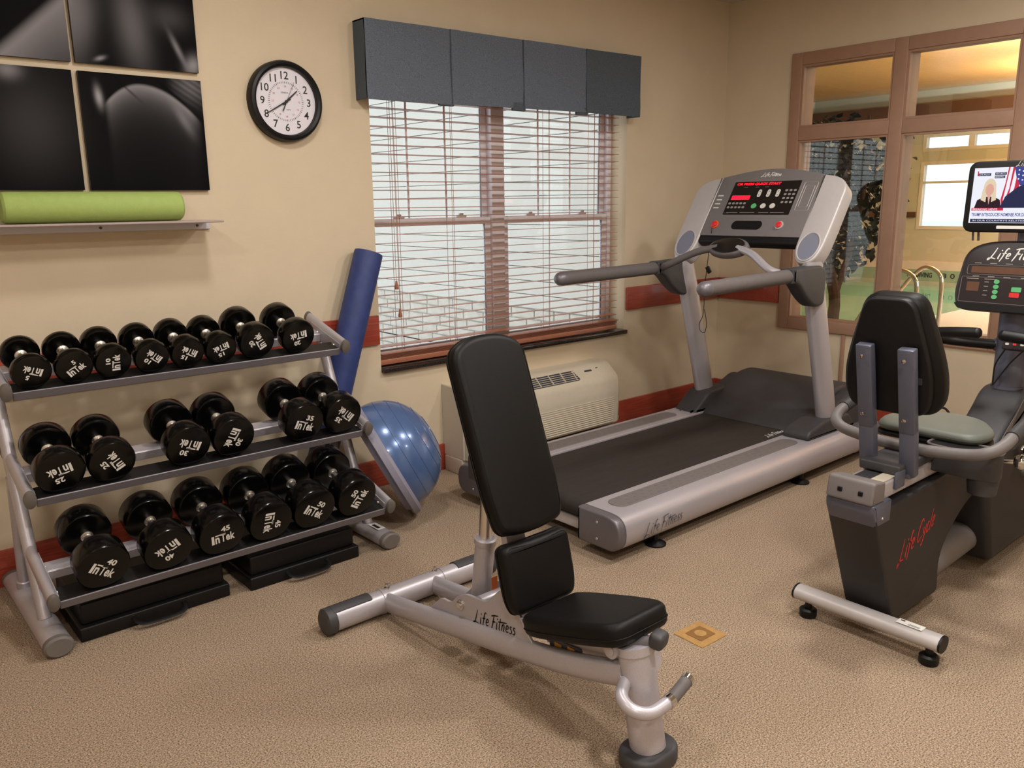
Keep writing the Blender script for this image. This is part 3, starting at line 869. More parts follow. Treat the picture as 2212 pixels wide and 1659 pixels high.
def db_parts(w_):
    if w_ in _parts: return _parts[w_]
    r_, L, hl = SPEC[w_]
    # local z runs from the front face (z = 0) back to z = L
    e = .009
    head = [(0, 0), (r_-e*1.2, 0), (r_-e*.4, e*.25), (r_, e), (r_, hl-e), (r_-e*.4, hl-e*.25), (r_-e*1.2, hl), (.019, hl), (.019, hl+.004)]
    g0, g1 = hl, L-hl; mid = (g0+g1)/2
    grip = [(.020, g0-.004), (.020, g0+.004), (.0135, g0+.008), (.0155, mid), (.0135, g1-.008), (.020, g1-.004), (.020, g1+.004)]
    A = MB().lathe(head, 40).build('head', 'black_rub', None, 30)
    B = MB().lathe([(q, L-z) for q, z in head], 40).build('head', 'black_rub', None, 30)
    G = MB().lathe(grip, 20).build('handle', 'chrome', None, 40)
    Tx = Matrix(((1, 0, 0, 0), (0, -1, 0, 0), (0, 0, -1, 0), (0, 0, 0, 1)))
    D = 2*r_; t = MB()
    for dx, ch, wd_, hh, dy in ((-.212, 'I', .055, .215, 0), (-.118, 'n', .095, .155, -.03), (.005, 'T', .105, .215, 0), (.105, 'e', .085, .15, -.0325), (.205, 'k', .095, .20, -.0075)):
        text(t, ch, Tx, w=wd_*D, h=hh*D, cx=dx*D, cy=(dy-.06)*D, bold=.03, z=.0006)
    t.box((-.16*D, .018*D, .0004), (.06*D, .047*D, .0006), Tx)
    text(t, str(w_), Tx, h=.13*D, w=(.19 if w_ > 9 else .09)*D, cx=.07*D, cy=.155*D, bold=.035, z=.0006)
    N = t.build('lettering', 'white_print', None, 0)
    _parts[w_] = [o.data for o in (A, B, G, N)]
    for o in (A, B, G, N): bpy.data.objects.remove(o)
    return _parts[w_]
for w_, tn, x, rot, lab in DB:
    r_, L, hl = SPEC[w_]
    P0 = tp(tn, x, .0 if w_ < 40 else -.004, r_+.0005)
    # local: z back along the axis, x to +x (so y = z cross x)
    T = Matrix(((1, 0, 0), (0, ts_, tc_), (0, -tc_, ts_))).to_4x4()
    d = thing('dumbbell', 'black %d-pound dumbbell %s' % (w_, lab), 'dumbbell', P0, 'dumbbells on the rack')
    d.matrix_world = Matrix.Translation(P0) @ T
    me = db_parts(w_)
    for nm, q in zip(('head', 'head', 'handle', 'lettering'), me):
        o = bpy.data.objects.new(nm, q); COL.objects.link(o); o.parent = d
        if nm == 'lettering': o.rotation_euler = (0, 0, -R(rot))

# ---- black carry cases under the rack
for x0, x1, y0, y1, lab in ((-4.41, -3.905, -.668, -.31, 'low black hinged carry case under the left half of the rack'), (-3.835, -3.375, -.69, -.33, 'low black carry case with strap handle under the right half of the rack')):
    cs = thing('carry_case', lab, 'case', ((x0+x1)/2, (y0+y1)/2, 0))
    MB().rbox((x0, y0, 0), (x1, y1, .05), .006).build('base', 'blkplastic', cs)
    MB().rbox((x0-.0+.012, y0+.02, .05), (x1-.012, y1, .125), .008).build('lid', 'blkplastic', cs)
    xm = (x0+x1)/2
    P = smoothpath([(xm-.085, y0+.004, .035), (xm-.08, y0-.028, .026), (xm-.05, y0-.045, .020), (xm+.05, y0-.045, .020), (xm+.08, y0-.028, .026), (xm+.085, y0+.004, .035)], 6)
    MB().tube(P, .009, 8, ry=.004).build('handle', 'blkplastic', cs)

# ---- foam roller
ro = thing('foam_roller', 'long navy blue foam roller leaning on the wall by the window', 'foam roller', (-3.25, -.09, .08))
a = Vector((-3.255, -.105, .115)); c = Vector((-2.888, -.073, 1.185)); Lr = (c-a).length; rr = .0675
MB().lathe([(0, 0), (rr-.01, 0), (rr-.002, .003), (rr, .012), (rr, Lr-.012), (rr-.002, Lr-.003), (rr-.01, Lr), (0, Lr)], 40, along(a, c-a)).build('roll', 'roller', ro)

# ---- half-ball balance trainer
nb = Vector((.819, -.347, .457)).normalized()
ub = (Vector((0, 0, 1))-nb*nb.z).normalized(); Rb = .29
cb = Vector((-2.925, -.425, .014))+ub*(Rb)
bo = thing('balance_trainer', 'pearl blue half-ball balance trainer tipped on its edge by the rack', 'balance ball', (-3.0, -.38, 0))
Tb = along(cb, nb)
prof = [(0, -.012), (.10, -.012), (.12, -.03), (.25, -.03), (.265, -.012), (Rb-.012, -.012), (Rb, -.004), (Rb, .022), (Rb-.012, .034), (.252, .036)]
MB().lathe(prof, 56, Tb).build('platform', 'domerim', bo)
dome = []
for i in range(17):
    a_ = R(90*i/16); dome.append((.257*math.cos(a_)**.9 if i < 16 else 0, .03+.224*math.sin(a_)))
db_ = MB().lathe(dome, 56, Tb).build('dome', 'dome', bo, 60)
for k in range(1, 6):
    a_ = R(15*k); rr_ = .257*math.cos(a_)**.9; zz = .03+.224*math.sin(a_)
    MB().tube([Tb @ Vector((rr_*math.cos(2*math.pi*j/48), rr_*math.sin(2*math.pi*j/48), zz)) for j in range(48)], .0018, 6, closed=True).build('ridge', 'dome', db_)

# ---- wall air conditioner under the window
pt = thing('air_conditioner', 'ivory through-wall air conditioner below the window', 'air conditioner', (-1.85, -.1, 0))
AX0, AX1 = -2.442, -1.25
Tp = frame((0, 0, 0), (0, 1, 0), (0, 0, 1))     # local x = y, local y = z, extruded along +x
side = roundpoly([(-.001, .455), (-.115, .455), (-.205, .375), (-.215, .285), (-.205, .085), (-.001, .085)], [.0, .03, .03, .02, .01, 0], 4)
MB().prism(side, AX0+.012, AX1-.04, Tp).build('body', 'ptac', pt, 40)
b = MB()
b.prism(side, AX1-.0401, AX1, Tp, .035, 5, 0)
b.build('right_end_cap', 'ptac', pt, 60)
MB().prism(roundpoly([(-.001, .470), (-.17, .462), (-.182, .40), (-.182, .085), (-.001, .085)], [0, .01, .01, 0, 0]), AX0, AX0+.011, Tp, .003, 1).build('left_side_panel', 'ptacside', pt)
for xa in (AX0-.005, AX1-.06): MB().rbox((xa, -.17, .0), (xa+.045, -.02, .085), .004).build('support_foot', 'ptacside', pt)
# discharge grille on the sloping top
gd_ = Vector((0, -.09, -.08)).normalized()
Tg = frame((-1.90, -.122, .4475), (1, 0, 0), -gd_)
gr = MB().prism(roundpoly([(-.30, -.088), (.325, -.088), (.30, -.012), (-.30, -.012)], [.01, .02, .02, .01]), .0005, .003, Tg).build('grille_recess', 'ptacdark', pt)
for k in range(6):
    MB().rbox((-.30, -.085+.0135*k, .003), (.31, -.0815+.0135*k, .008), .001, 1, Tg).build('grille_bar', 'ptac', gr)
for k in range(7):
    MB().box((-.28+.095*k, -.087, .003), (-.275+.095*k, -.013, .0085), Tg).build('grille_rib', 'ptac', gr, 0)
MB().prism(rrect(.06, .012, .002, 2, .42, -.035), .0005, .002, Tg).prism(rrect(.02, .005, .002, 2, .5, -.025), .0005, .002, Tg).build('control_slot', 'ptacdark', pt)
MB().rbox((AX0+.06, -.2115, .266), (AX1-.062, -.204, .272), .001, 1).build('panel_gap', 'ptacdark', pt)
lv = None
for k in range(13):
    o = None
    if lv is None:
        o = MB().add([(0, 0, 0), (0, -.013, .0005), (0, 0, .0095), (AX1-AX0-.13, 0, 0), (AX1-AX0-.13, -.013, .0005), (AX1-AX0-.13, 0, .0095)], [(0, 1, 2), (3, 5, 4), (0, 3, 4, 1), (1, 4, 5, 2), (2, 5, 3, 0)]).build('louver', 'ptac', pt, 0, world=False); lv = o.data
    else:
        o = bpy.data.objects.new('louver', lv); COL.objects.link(o); o.parent = pt
    o.location = Vector((AX0+.06, -.2035+.0003*k, .250-.0125*k))-pt.location

# ================================================================== WEIGHT BENCH
BXc = -3.45
be = thing('weight_bench', 'adjustable weight bench with black vinyl pads and silver frame', 'weight bench', (BXc, -1.7, 0))
TBY, TBZ = -1.163, .047
tb = MB().tube([(-3.765, TBY, TBZ), (-3.095, TBY, TBZ)], .040, 24, True, ry=.042, up=(0, 0, 1)).build('rear_stabilizer', 'silver', be)
for x in (-3.565, -3.31): MB().tube([(x-.004, TBY, TBZ), (x+.004, TBY, TBZ)], .0425, 24, True, ry=.0445, up=(0, 0, 1)).build('weld_collar', 'silver', tb)
for x0, x1, xc0, xc1 in ((-3.762, -3.615, -3.755, -3.785), (-3.245, -3.10, -3.105, -3.075)):
    prof = []
    for i in range(13):
        a = R(-12+140*i/12); prof.append((.045*math.cos(a), .047*math.sin(a)))
    for i in range(12, -1, -1):
        a = R(-12+140*i/12); prof.append((.0405*math.cos(a), .0425*math.sin(a)))
    MB().prism(prof, x0, x1, frame((0, TBY, TBZ), (0, 1, 0), (0, 0, 1))).build('foot_guard', 'dkplastic', tb)
    MB().tube([(xc0, TBY, TBZ), (xc1, TBY, TBZ), (xc1+(xc1-xc0)*.2, TBY, TBZ)], [.0445, .0445, .036], 24, True, ry=.046, up=(0, 0, 1)).build('end_cap', 'dkplastic', tb)
for x in (-3.54, -3.335):
    MB().lathe([(.010, 0), (.010, .006), (.006, .008), (.006, .018), (0, .019)], 12, Matrix.Translation((x, TBY, TBZ+.040))).build('bolt', 'chrome2', tb)
for sg in (-1, 1):
    xa, xb = BXc+sg*.10, BXc+sg*.055
    prof = [(-1.19, .047), (-1.30, .062), (-1.62, .110), (-1.92, .158), (-2.10, .196), (-2.235, .236)]
    P = smoothpath([(xa+(xb-xa)*((-1.19-y)/1.05), y, z) for y, z in prof], 5)
    MB().tube(P, .024, 16, True, ry=.035, up=(0, 0, 1)).build('side_rail', 'silver', be)
    # profile plate standing on the rail
    px = BXc+sg*.072
    plate = [(-1.40, .10), (-1.47, .165), (-1.52, .165), (-1.555, .20), (-1.60, .225), (-1.70, .235), (-1.765, .30), (-1.80, .31), (-1.855, .245), (-1.90, .19), (-1.95, .165), (-1.92, .14), (-1.62, .095)]
    pl = MB().prism(roundpoly(plate, .018, 3), px-.005, px+.005, frame((0, 0, 0), (0, 1, 0), (0, 0, 1)), .0015, 1).build('frame_plate', 'silver', be, 30)
    for (y, z, r_) in ((-1.575, .180, .016), (-1.80, .275, .010)):
        MB().lathe([(r_, 0), (r_, .005), (r_*.6, .006), (r_*.6, .011), (0, .012)], 18, along((px+sg*.005, y, z), (sg, 0, 0))).build('bolt', 'chrome2', pl)
    if sg < 0:
        b = MB(); script(b, 'Life Fitness', frame((px-.0056, -1.733, .183), (0, -1, 0), (0, 0, 1)), .205, weight=.115, tilt=R(10)); b.build('logo', 'black_print', pl, 0)
MB().tube([(BXc-.07, -1.66, .215), (BXc+.07, -1.66, .215)], .022, 18).build('pivot_tube', 'silver', be)
MB().tube([(BXc, -1.575, .16), (BXc, -1.607, .385)], .031, 22).lathe([(.033, 0), (.035, .004), (.035, .02), (.03, .024)], 22, along((BXc, -1.605, .37), (0, -.14, .99))).build('strut_sleeve', 'silver', be)
MB().tube([(BXc, -1.605, .37), (BXc, -1.622, .56), (BXc, -1.64, .66)], .0205, 18).build('strut_rod', 'chrome', be)
MB().rbox((BXc-.075, -1.69, .60), (BXc+.075, -1.62, .68), .01).build('strut_bracket', 'dkplastic', be)
MB().rbox((BXc-.012, -1.6485, .225), (BXc+.012, -1.6475, .275), .0002, 1).build('warning_decal', 'orange', be)
MB().bar((BXc, -1.79, .26), (BXc, -1.595, .93), .075, .03, .008, up=(0, 1, 0)).build('back_frame', 'silver', be)
def pad(name, outline, T, th, r_=.022, seam=True):
    p_ = MB().prism(outline, 0, th, T, r_, 5).build(name, 'vinylblk', be, 50)
    if seam:
        n = len(outline); cx = sum(q[0] for q in outline)/n; cy = sum(q[1] for q in outline)/n
        for zz, k in ((th-.004, .013), (th*.38, -.0012)):
            P = []
            for q in outline:
                v = Vector((cx-q[0], cy-q[1])); v.normalize(); P.append(T @ Vector((q[0]+v.x*k, q[1]+v.y*k, zz)))
            MB().tube(P, .0014, 6, closed=True).build('piping', 'vinylblk', p_)
    return p_
# back pad: local x to the right seen from the front, local y up the pad, z out of its face
def padframe(p0, p1):
    p0 = Vector(p0); p1 = Vector(p1)
    return frame(p0, (1, 0, 0), p1-p0), (p1-p0).length
T, L = padframe((BXc, -1.835, .505), (BXc, -1.63, 1.03))
T.translation -= T.to_3x3() @ Vector((0, 0, .060))
out = roundpoly([(-.118, -.005), (0, -.022), (.118, -.005), (.133, .12), (.133, L-.035), (.06, L+.004), (-.06, L+.004), (-.133, L-.035), (-.133, .12)], [.03, .08, .03, .05, .035, .06, .06, .035, .05], 5)
pad('back_pad', out, T, .062)
T, L = padframe((BXc, -1.893, .272), (BXc, -1.842, .470))
T.translation -= T.to_3x3() @ Vector((0, 0, .058))
out = roundpoly([(-.112, 0), (.112, 0), (.128, .05), (.128, L), (.06, L-.005), (-.06, L-.005), (-.128, L), (-.128, .05)], [.03, .03, .04, .03, .05, .05, .03, .04], 6)
pad('lumbar_pad', out, T, .06)
Ts = frame((BXc, -1.895, .283), (1, 0, 0), (0, -.35, .105))     # z downwards: flip below
zz = Ts.to_3x3() @ Vector((0, 0, 1))
out = roundpoly([(-.11, -.01), (-.124, .06), (-.122, .25), (-.105, .362), (.105, .362), (.122, .25), (.124, .06), (.11, -.01)], [.03, .05, .06, .05, .05, .06, .05, .03], 5)
Ts2 = Matrix.Translation(-zz*0.0) @ Ts
if zz.z > 0:
    Tq = Ts.copy(); Tq.translation -= zz*.062
else:
    Tq = frame((BXc, -1.895, .283), (-1, 0, 0), (0, -.35, .105)); zz = Tq.to_3x3() @ Vector((0, 0, 1)); Tq.translation -= zz*.062
pad('seat_pad', out, Tq, .062, .02)
MB().prism(roundpoly([(-1.93, .19), (-2.02, .215), (-2.20, .262), (-2.20, .300), (-1.93, .225)], .006), BXc-.045, BXc+.045, frame((0, 0, 0), (0, 1, 0), (0, 0, 1)), .002, 1).build('seat_bracket', 'silver', be)
sb = MB().prism([(-1.95, .176), (-2.10, .15), (-2.07, .23), (-1.95, .215)], BXc-.052, BXc-.047, frame((0, 0, 0), (0, 1, 0), (0, 0, 1))).build('seat_quadrant', 'bikegrey', be, 0)
for y, z in ((-1.985, .205), (-2.035, .213)): MB().rbox((BXc-.0545, y-.014, z-.006), (BXc-.052, y+.014, z+.008), .0008, 1).build('height_marker', 'amber', sb)
# front post, foot and handle
po = MB().tube([(BXc-.025, -2.285, .04), (BXc-.025, -2.235, .305)], .049, 28, True, ry=.044, up=(0, 1, .2)).build('front_post', 'silver', be)
MB().tube([(BXc-.025, -2.238, .29), (BXc-.025, -2.234, .312)], .053, 28, True, ry=.048, up=(0, 1, .2)).build('post_collar', 'silver', po)
MB().prism(rrect(.160, .120, .055, 6, BXc-.026, -2.288), 0, .046, None, .012, 4).build('rubber_foot', 'dkplastic', be)
MB().tube([(BXc-.085, -2.205, .298), (BXc-.03, -2.205, .298)], .022, 18).lathe([(.013, 0), (.013, .003), (.008, .004), (0, .004)], 14, along((BXc-.085, -2.205, .298), (-1, 0, 0))).build('seat_yoke', 'silver', be)
MB().tube([(BXc-.05, -2.205, .30), (BXc-.02, -2.255, .318), (BXc-.005, -2.285, .328)], [.012, .014, .018], 14).build('lever_stem', 'silver_d', be)
MB().rbox((-.026, -.022, -.02), (.026, .022, .02), .014, 4, frame((BXc+.0, -2.29, .333), (1, .25, 0), (0, -.2, 1))).build('lever_knob', 'dkplastic', be)
P = smoothpath([(BXc-.068, -2.243, .225), (BXc-.112, -2.270, .212), (BXc-.120, -2.312, .200), (BXc-.085, -2.340, .190), (BXc-.02, -2.345, .196)], 6)
hk = MB().tube(P, .0165, 14).build('handle_loop', 'silver', be)
MB().tube([(BXc-.03, -2.345, .1955), (BXc-.012, -2.344, .197)], .0185, 14).build('collar', 'chrome2', hk)
MB().tube([(BXc-.012, -2.344, .197), (BXc+.058, -2.335, .213)], .0165, 14).build('grip', 'gripgrey', hk)
MB().tube([(BXc+.058, -2.335, .213), (BXc+.071, -2.333, .216)], .0175, 14).build('end_collar', 'chrome2', hk)

# ================================================================== TREADMILL
TY = -.945
td = thing('treadmill', 'silver treadmill with black belt facing the far corner', 'treadmill', (-1.6, TY, 0))
for sg in (-1, 1):     # sg=-1: side nearer the camera
    yy = lambda q: TY+sg*q
    prof = [(yy(.292), .19), (yy(.455), .19), (yy(.492), .180), (yy(.515), .155), (yy(.522), .115), (yy(.515), .075), (yy(.495), .052), (yy(.47), .045), (yy(.292), .045)]
    Tq = frame((0, 0, 0), (0, 1, 0), (0, 0, 1))
    pr = roundpoly(prof, [.004, .03, .02, .02, .03, .02, .015, .01, .003], 4)
    sr = MB().prism(pr, -2.625, -.72, Tq).build('side_rail', 'silver', td, 30)
    MB().prism(pr, -2.668, -2.6251, Tq, .010, 3, 1).build('rear_end_cap', 'silver_d', sr, 40)
    for dy, z in ((.40, .15), (.40, .08)): MB().lathe([(.006, 0), (.005, .002), (0, .0022)], 10, along((-2.668, yy(dy), z), (-1, 0, 0))).build('screw', 'silver', sr)
    MB().prism(rrect(1.37, .098, .046, 8, -1.875, yy(.384)), .19, .1935, None, .0015, 1, 0).build('foot_strip', 'midplastic', sr, 30)
    b = MB()
    for i in range(26):
        for j in (-1, 0, 1):
            x = -2.49+.0485*i+(.024 if j == 0 else 0); b.rbox((x-.008, yy(.384)+j*.03-.004, .1932), (x+.008, yy(.384)+j*.03+.004, .1948), .0007, 1)
    o = b.build('tread_bumps', 'midplastic', sr, 0); o['kind'] = 'stuff'
    if sg < 0:
        b = MB(); script(b, 'Life Fitness', frame((-2.40, yy(.5235), .112), (1, 0, 0), (0, 0, 1)), .25, weight=.10, tilt=R(3)); b.build('logo', 'silver_d', sr, 0)
    for x in (-2.39, -1.25):
        lg = MB().lathe([(.013, .02), (.013, .05)], 12, Matrix.Translation((x, yy(.475), 0))).lathe([(0, 0), (.045, 0), (.045, .006), (.03, .014), (.014, .022), (0, .022)], 20, Matrix.Translation((x, yy(.475), 0))).build('leveling_foot', 'blkplastic', td)
    # upright boots
    bt = [(-1.16, .188), (-1.14, .235), (-.98, .27), (-.74, .27), (-.66, .188)] if sg < 0 else [(-1.10, .188), (-1.05, .225), (-.95, .30), (-.76, .31), (-.66, .188)]
    MB().prism(roundpoly(bt, .03, 4), min(yy(.30), yy(.452)), max(yy(.30), yy(.452)), frame((0, 0, 0), (1, 0, 0), (0, 0, 1)) @ Matrix.Scale(-1, 4, (0, 0, 1)), .015, 3).build('upright_boot', 'dkplastic', td)
    uy = yy(.392)
    P = smoothpath([(-.865, uy, .20), (-.925, uy, .42), (-1.00, uy, .66), (-1.065, uy, .88), (-1.115, uy, 1.03), (-1.12, uy, 1.10)], 5)
    MB().tube(P, .068, 24, True, ry=.044, up=(0, 1, 0)).build('upright', 'silver', td)
    MB().lathe([(.007, 0), (.006, .003), (0, .004)], 12, along((-.84, uy-.045, .30), (0, -1, 0))).build('screw', 'capgrey', td)
    # handrail
    hy = yy(.405)
    xe = -2.07 if sg > 0 else -2.005
    hr = MB().tube([(-1.36, hy, 1.042), (xe, hy, 1.032)], .034, 22).build('handrail', 'gripgrey', td)
    ball = [(.0345, 0), (.035, .012), (.032, .032), (.022, .047), (.010, .053), (0, .054)]
    MB().lathe(ball, 22, along((xe+.005, hy, 1.032), (-1, 0, -.014))).build('end_cap', 'silver_d', hr, 60)
    br = roundpoly([(-1.375, 1.078), (-1.12, 1.085), (-1.07, 1.06), (-1.07, .885), (-1.16, .875), (-1.25, .93), (-1.33, 1.005), (-1.375, 1.008)], [.004, .02, .02, .04, .05, .06, .04, .004], 5)
    MB().prism(br, -.040, .040, frame((0, hy, 0), (1, 0, 0), (0, 0, 1)), .016, 4).build('handrail_bracket', 'dkplastic', td, 45)
# belt, deck and rear bar
loop = [(-1.0, .180), (-2.58, .180)]
for i in range(9):
    a = R(90+180*i/8); loop.append((-2.585+.036*math.cos(a), .144+.036*math.sin(a)))
loop += [(-1.0, .108), (-1.0, .112)]
for i in range(8, -1, -1):
    a = R(90+180*i/8); loop.append((-2.585+.033*math.cos(a), .144+.033*math.sin(a)))
loop += [(-1.0, .177)]
MB().prism(loop, -.29, .29, frame((0, TY, 0), (1, 0, 0), (0, 0, 1))).build('running_belt', 'belt', td, 30)
MB().tube([(-2.585, TY-.291, .144), (-2.585, TY+.291, .144)], .032, 18).build('rear_roller', 'silver_d', td)
MB().rbox((-2.52, TY-.292, .118), (-.8, TY+.292, .172), .004).build('deck', 'blkplastic', td)
MB().rbox((-2.60, TY-.292, .05), (-2.54, TY+.292, .098), .006).build('rear_cross_bar', 'ltplastic', td)
b = MB(); script(b, 'Life Fitness', frame((-1.12, TY-.235, .1815), (1, 0, 0), (0, 1, 0)), .17, weight=.13); b.build('belt_logo', 'white_print', td, 0)
hood = roundpoly([(-1.03, .182), (-1.0, .20), (-.66, .375), (-.50, .385), (-.40, .34), (-.40, .05), (-.99, .05)], [.0, .03, .06, .05, .05, .02, .0], 5)
MB().prism(hood, -.33, .33, frame((0, TY, 0), (1, 0, 0), (0, 0, 1)), .02, 3).build('motor_hood', 'dkplastic', td, 40)
for sg in (-1, 1):
    hf = roundpoly([(-1.12, .183), (-.80, .29), (-.62, .36), (-.5, .33), (-.44, .05), (-.72, .05), (-.75, .183)], [.01, .05, .04, .05, .02, 0, 0], 5)
    MB().prism(hf, min(sg*.32, sg*.40), max(sg*.32, sg*.40), frame((0, TY, 0), (1, 0, 0), (0, 0, 1)), .02, 3).build('hood_flank', 'dkplastic', td, 40)
MB().rbox((-.75, TY-.50, .045), (-.42, TY+.50, .17), .02, 3).build('front_base', 'silver_d', td)

# console: local x to the user's right, y up the panel, z out of its face
Tc = frame((-1.13, TY, 1.18), (0, -1, 0), (.26, 0, .39))
cn = thing_c = None
outl = [(-.318, .042), (.318, .042), (.318, .415)] + [(.318-.636*i/16, .415+.050*math.sin(math.pi*i/16)) for i in range(1, 16)] + [(-.318, .415)]
cons = MB().prism(outl, -.055, 0, Tc, .006, 2, 0).build('console_panel', 'midplastic', td, 30)
MB().prism(roundpoly([(-.318, .002), (.318, .002), (.318, .055), (-.318, .055)], .02), -.06, -.004, Tc, .012, 3).build('console_lip', 'blkplastic', cons)
for sg in (-1, 1):
    arm = roundpoly([(sg*.302, .417), (sg*.40, .398), (sg*.452, .345), (sg*.452, .10), (sg*.448, -.03), (sg*.415, -.105), (sg*.335, -.105), (sg*.300, -.03), (sg*.302, .10)], [.004, .05, .04, .1, .06, .05, .05, .06, .05], 6)
    if sg < 0: arm = arm[::-1]
    ar = MB().prism(arm, -.085, .004, Tc, .012, 4).build('console_arm', 'ltplastic', td, 45)
    el = [(sg*.374+.056*math.cos(2*math.pi*i/32), -.012+.080*math.sin(2*math.pi*i/32)) for i in range(32)]
    MB().prism(el, .0035, .0052, Tc).build('cup_well', 'cupblue', ar, 30)
    MB().tube([Tc @ Vector((x, y, .0045)) for x, y in el], .0045, 8, closed=True).build('cup_rim', 'ltplastic', ar)
dp = MB().prism(rrect(.402, .208, .004, 2, -.009, .278), 0, .0015, Tc).build('display_panel', 'display', cons, 0)
b = MB(); text(b, 'OR PRESS QUICK START', Tc, w=.268, h=.0175, cx=-.058, cy=.3655, z=.0026, bold=.03, shear=.15); b.build('led_message', 'led', dp, 0)
b = MB()
for k in range(7): b.prism(rrect(.015, .026, .002, 2, -.187+.0165*k, .281), .0016, .0022, Tc)
b.build('led_block', 'led', dp, 0)
for k in range(3):
    kb = MB().prism(rrect(.020, .047, .0098, 6, -.030+.0555*k, .306), .0015, .0035, Tc).build('rocker_key', 'keywhite', dp, 30)
    b = MB()
    for q in (-1, 1): b.add([(-.030+.0555*k-.004, .306+q*.012-q*.003, .0038), (-.030+.0555*k+.004, .306+q*.012-q*.003, .0038), (-.030+.0555*k, .306+q*.012+q*.004, .0038)], [(0, 1, 2)], Tc)
    b.build('arrow_print', 'black_print', kb, 0)
for u, mt in ((-.034, 'greenbtn'), (.022, 'keywhite'), (.078, 'keywhite')):
    MB().prism([(u+.016*math.cos(2*math.pi*i/24), .227+.0155*math.sin(2*math.pi*i/24)) for i in range(24)], .0015, .0035, Tc).build('round_key', mt, dp, 30)
for i in range(3):
    for j in range(4): MB().prism(rrect(.016, .013, .006, 4, .126+.0245*i, .322-.0243*j), .0015, .003, Tc).build('number_key', 'keygrey', dp, 30)
for i in range(5):
    for j in range(2): MB().prism(rrect(.016, .013, .006, 4, -.192+.0235*i, .2445-.0255*j), .0015, .003, Tc).build('program_key', 'keygrey', dp, 30)
b = MB()
for u in (-.13, -.06, .0): b.box((u-.012, .3455, .0016), (u+.012, .3475, .002), Tc)
for u, w_ in ((-.155, .07), (-.06, .09), (.04, .06), (.12, .08)): b.box((u-w_/2, .185, .0016), (u+w_/2, .1875, .002), Tc)
text(b, 'LIFE FITNESS', Tc, w=.03, cx=-.19, cy=.183, z=.002)
b.build('panel_print', 'keygrey', dp, 0)
b = MB()
for k in range(4): b.rbox((-.290, .292-.026*k, 0), (-.255, .300-.026*k, .0012), .0004, 1, Tc)
b.build('side_legend', 'keywhite', cons, 0)
b = MB(); o2 = rrect(.075, .17, .008, 3, .252, .285)
b.tube([Tc @ Vector((x, y, .0005)) for x, y in o2], .0009, 4, closed=True); o2 = rrect(.05, .13, .004, 3, .252, .285)
b.tube([Tc @ Vector((x, y, .0005)) for x, y in o2], .0008, 4, closed=True); b.build('chart_outline', 'ltplastic', cons, 0)
b = MB(); script(b, 'Life Fitness', frame(Tc @ Vector((-.004, .425, .0006)), (0, -1, 0), (.26, 0, .39)), .12, weight=.14); b.build('console_logo', 'white_print', cons, 0)
MB().prism(rrect(.185, .054, .026, 8, -.031, .109), 0, .001, Tc).build('reading_slot', 'blkplastic', cons, 30)
for u, mt in ((-.232, 'orangebtn'), (.164, 'redbtn')):
    MB().lathe([(.024, 0), (.024, .005), (.019, .006)], 22, frame(Tc @ Vector((u, .110, 0)), (0, -1, 0), (.26, 0, .39))).build('stop_bezel', 'ltplastic' if u > 0 else 'orangebtn', cons)
    MB().lathe([(.017, .004), (.017, .012), (.013, .015), (0, .016)], 22, frame(Tc @ Vector((u, .110, 0)), (0, -1, 0), (.26, 0, .39))).build('stop_button', 'redbtn', cons)
# centre bar with sensor pod
yl, yr = TY+.405, TY-.405
P = smoothpath([(-1.34, yl-.03, 1.045), (-1.36, yl-.09, 1.065), (-1.31, TY+.17, 1.135), (-1.275, TY+.06, 1.160)], 5)
MB().tube(P, .019, 14).build('centre_bar', 'gripgrey', td)
P = smoothpath([(-1.275, TY-.06, 1.160), (-1.31, TY-.17, 1.135), (-1.36, TY-.30, 1.07), (-1.34, yr+.02, 1.045)], 5)
MB().tube(P, .019, 14).build('centre_bar', 'silver', td)
Tpod = frame((-1.27, TY, 1.165), (0, -1, 0), (.75, 0, .66))
podp = [(.118*math.cos(2*math.pi*i/36), .064*math.sin(2*math.pi*i/36)) for i in range(36)]
pod = MB().prism(podp, -.03, .012, Tpod, .014, 4).build('sensor_pod', 'gripgrey', td, 60)
MB().prism([(x*.84, y*.84) for x, y in podp], .011, .0155, Tpod, .003, 2).build('sensor_window', 'display', pod, 60)
# safety cord
c0 = Tc @ Vector((-.232, .085, .012))
P = smoothpath([c0, c0+Vector((-.02, .0, -.12)), c0+Vector((-.03, .01, -.30)), c0+Vector((-.035, .012, -.47)), c0+Vector((-.035, .035, -.53)), c0+Vector((-.035, .03, -.57)), c0+Vector((-.035, .0, -.58)), c0+Vector((-.035, -.012, -.53)), c0+Vector((-.035, .005, -.45))], 6)
MB().tube(P, .0022, 6).build('safety_cord', 'black_print', td)
MB().rbox((-.006, -.012, -.02), (.006, .012, .02), .003, 2, frame(c0+Vector((-.03, -.008, -.23)), (1, 0, 0), (0, .8, -.5))).build('cord_clip', 'black_print', td)

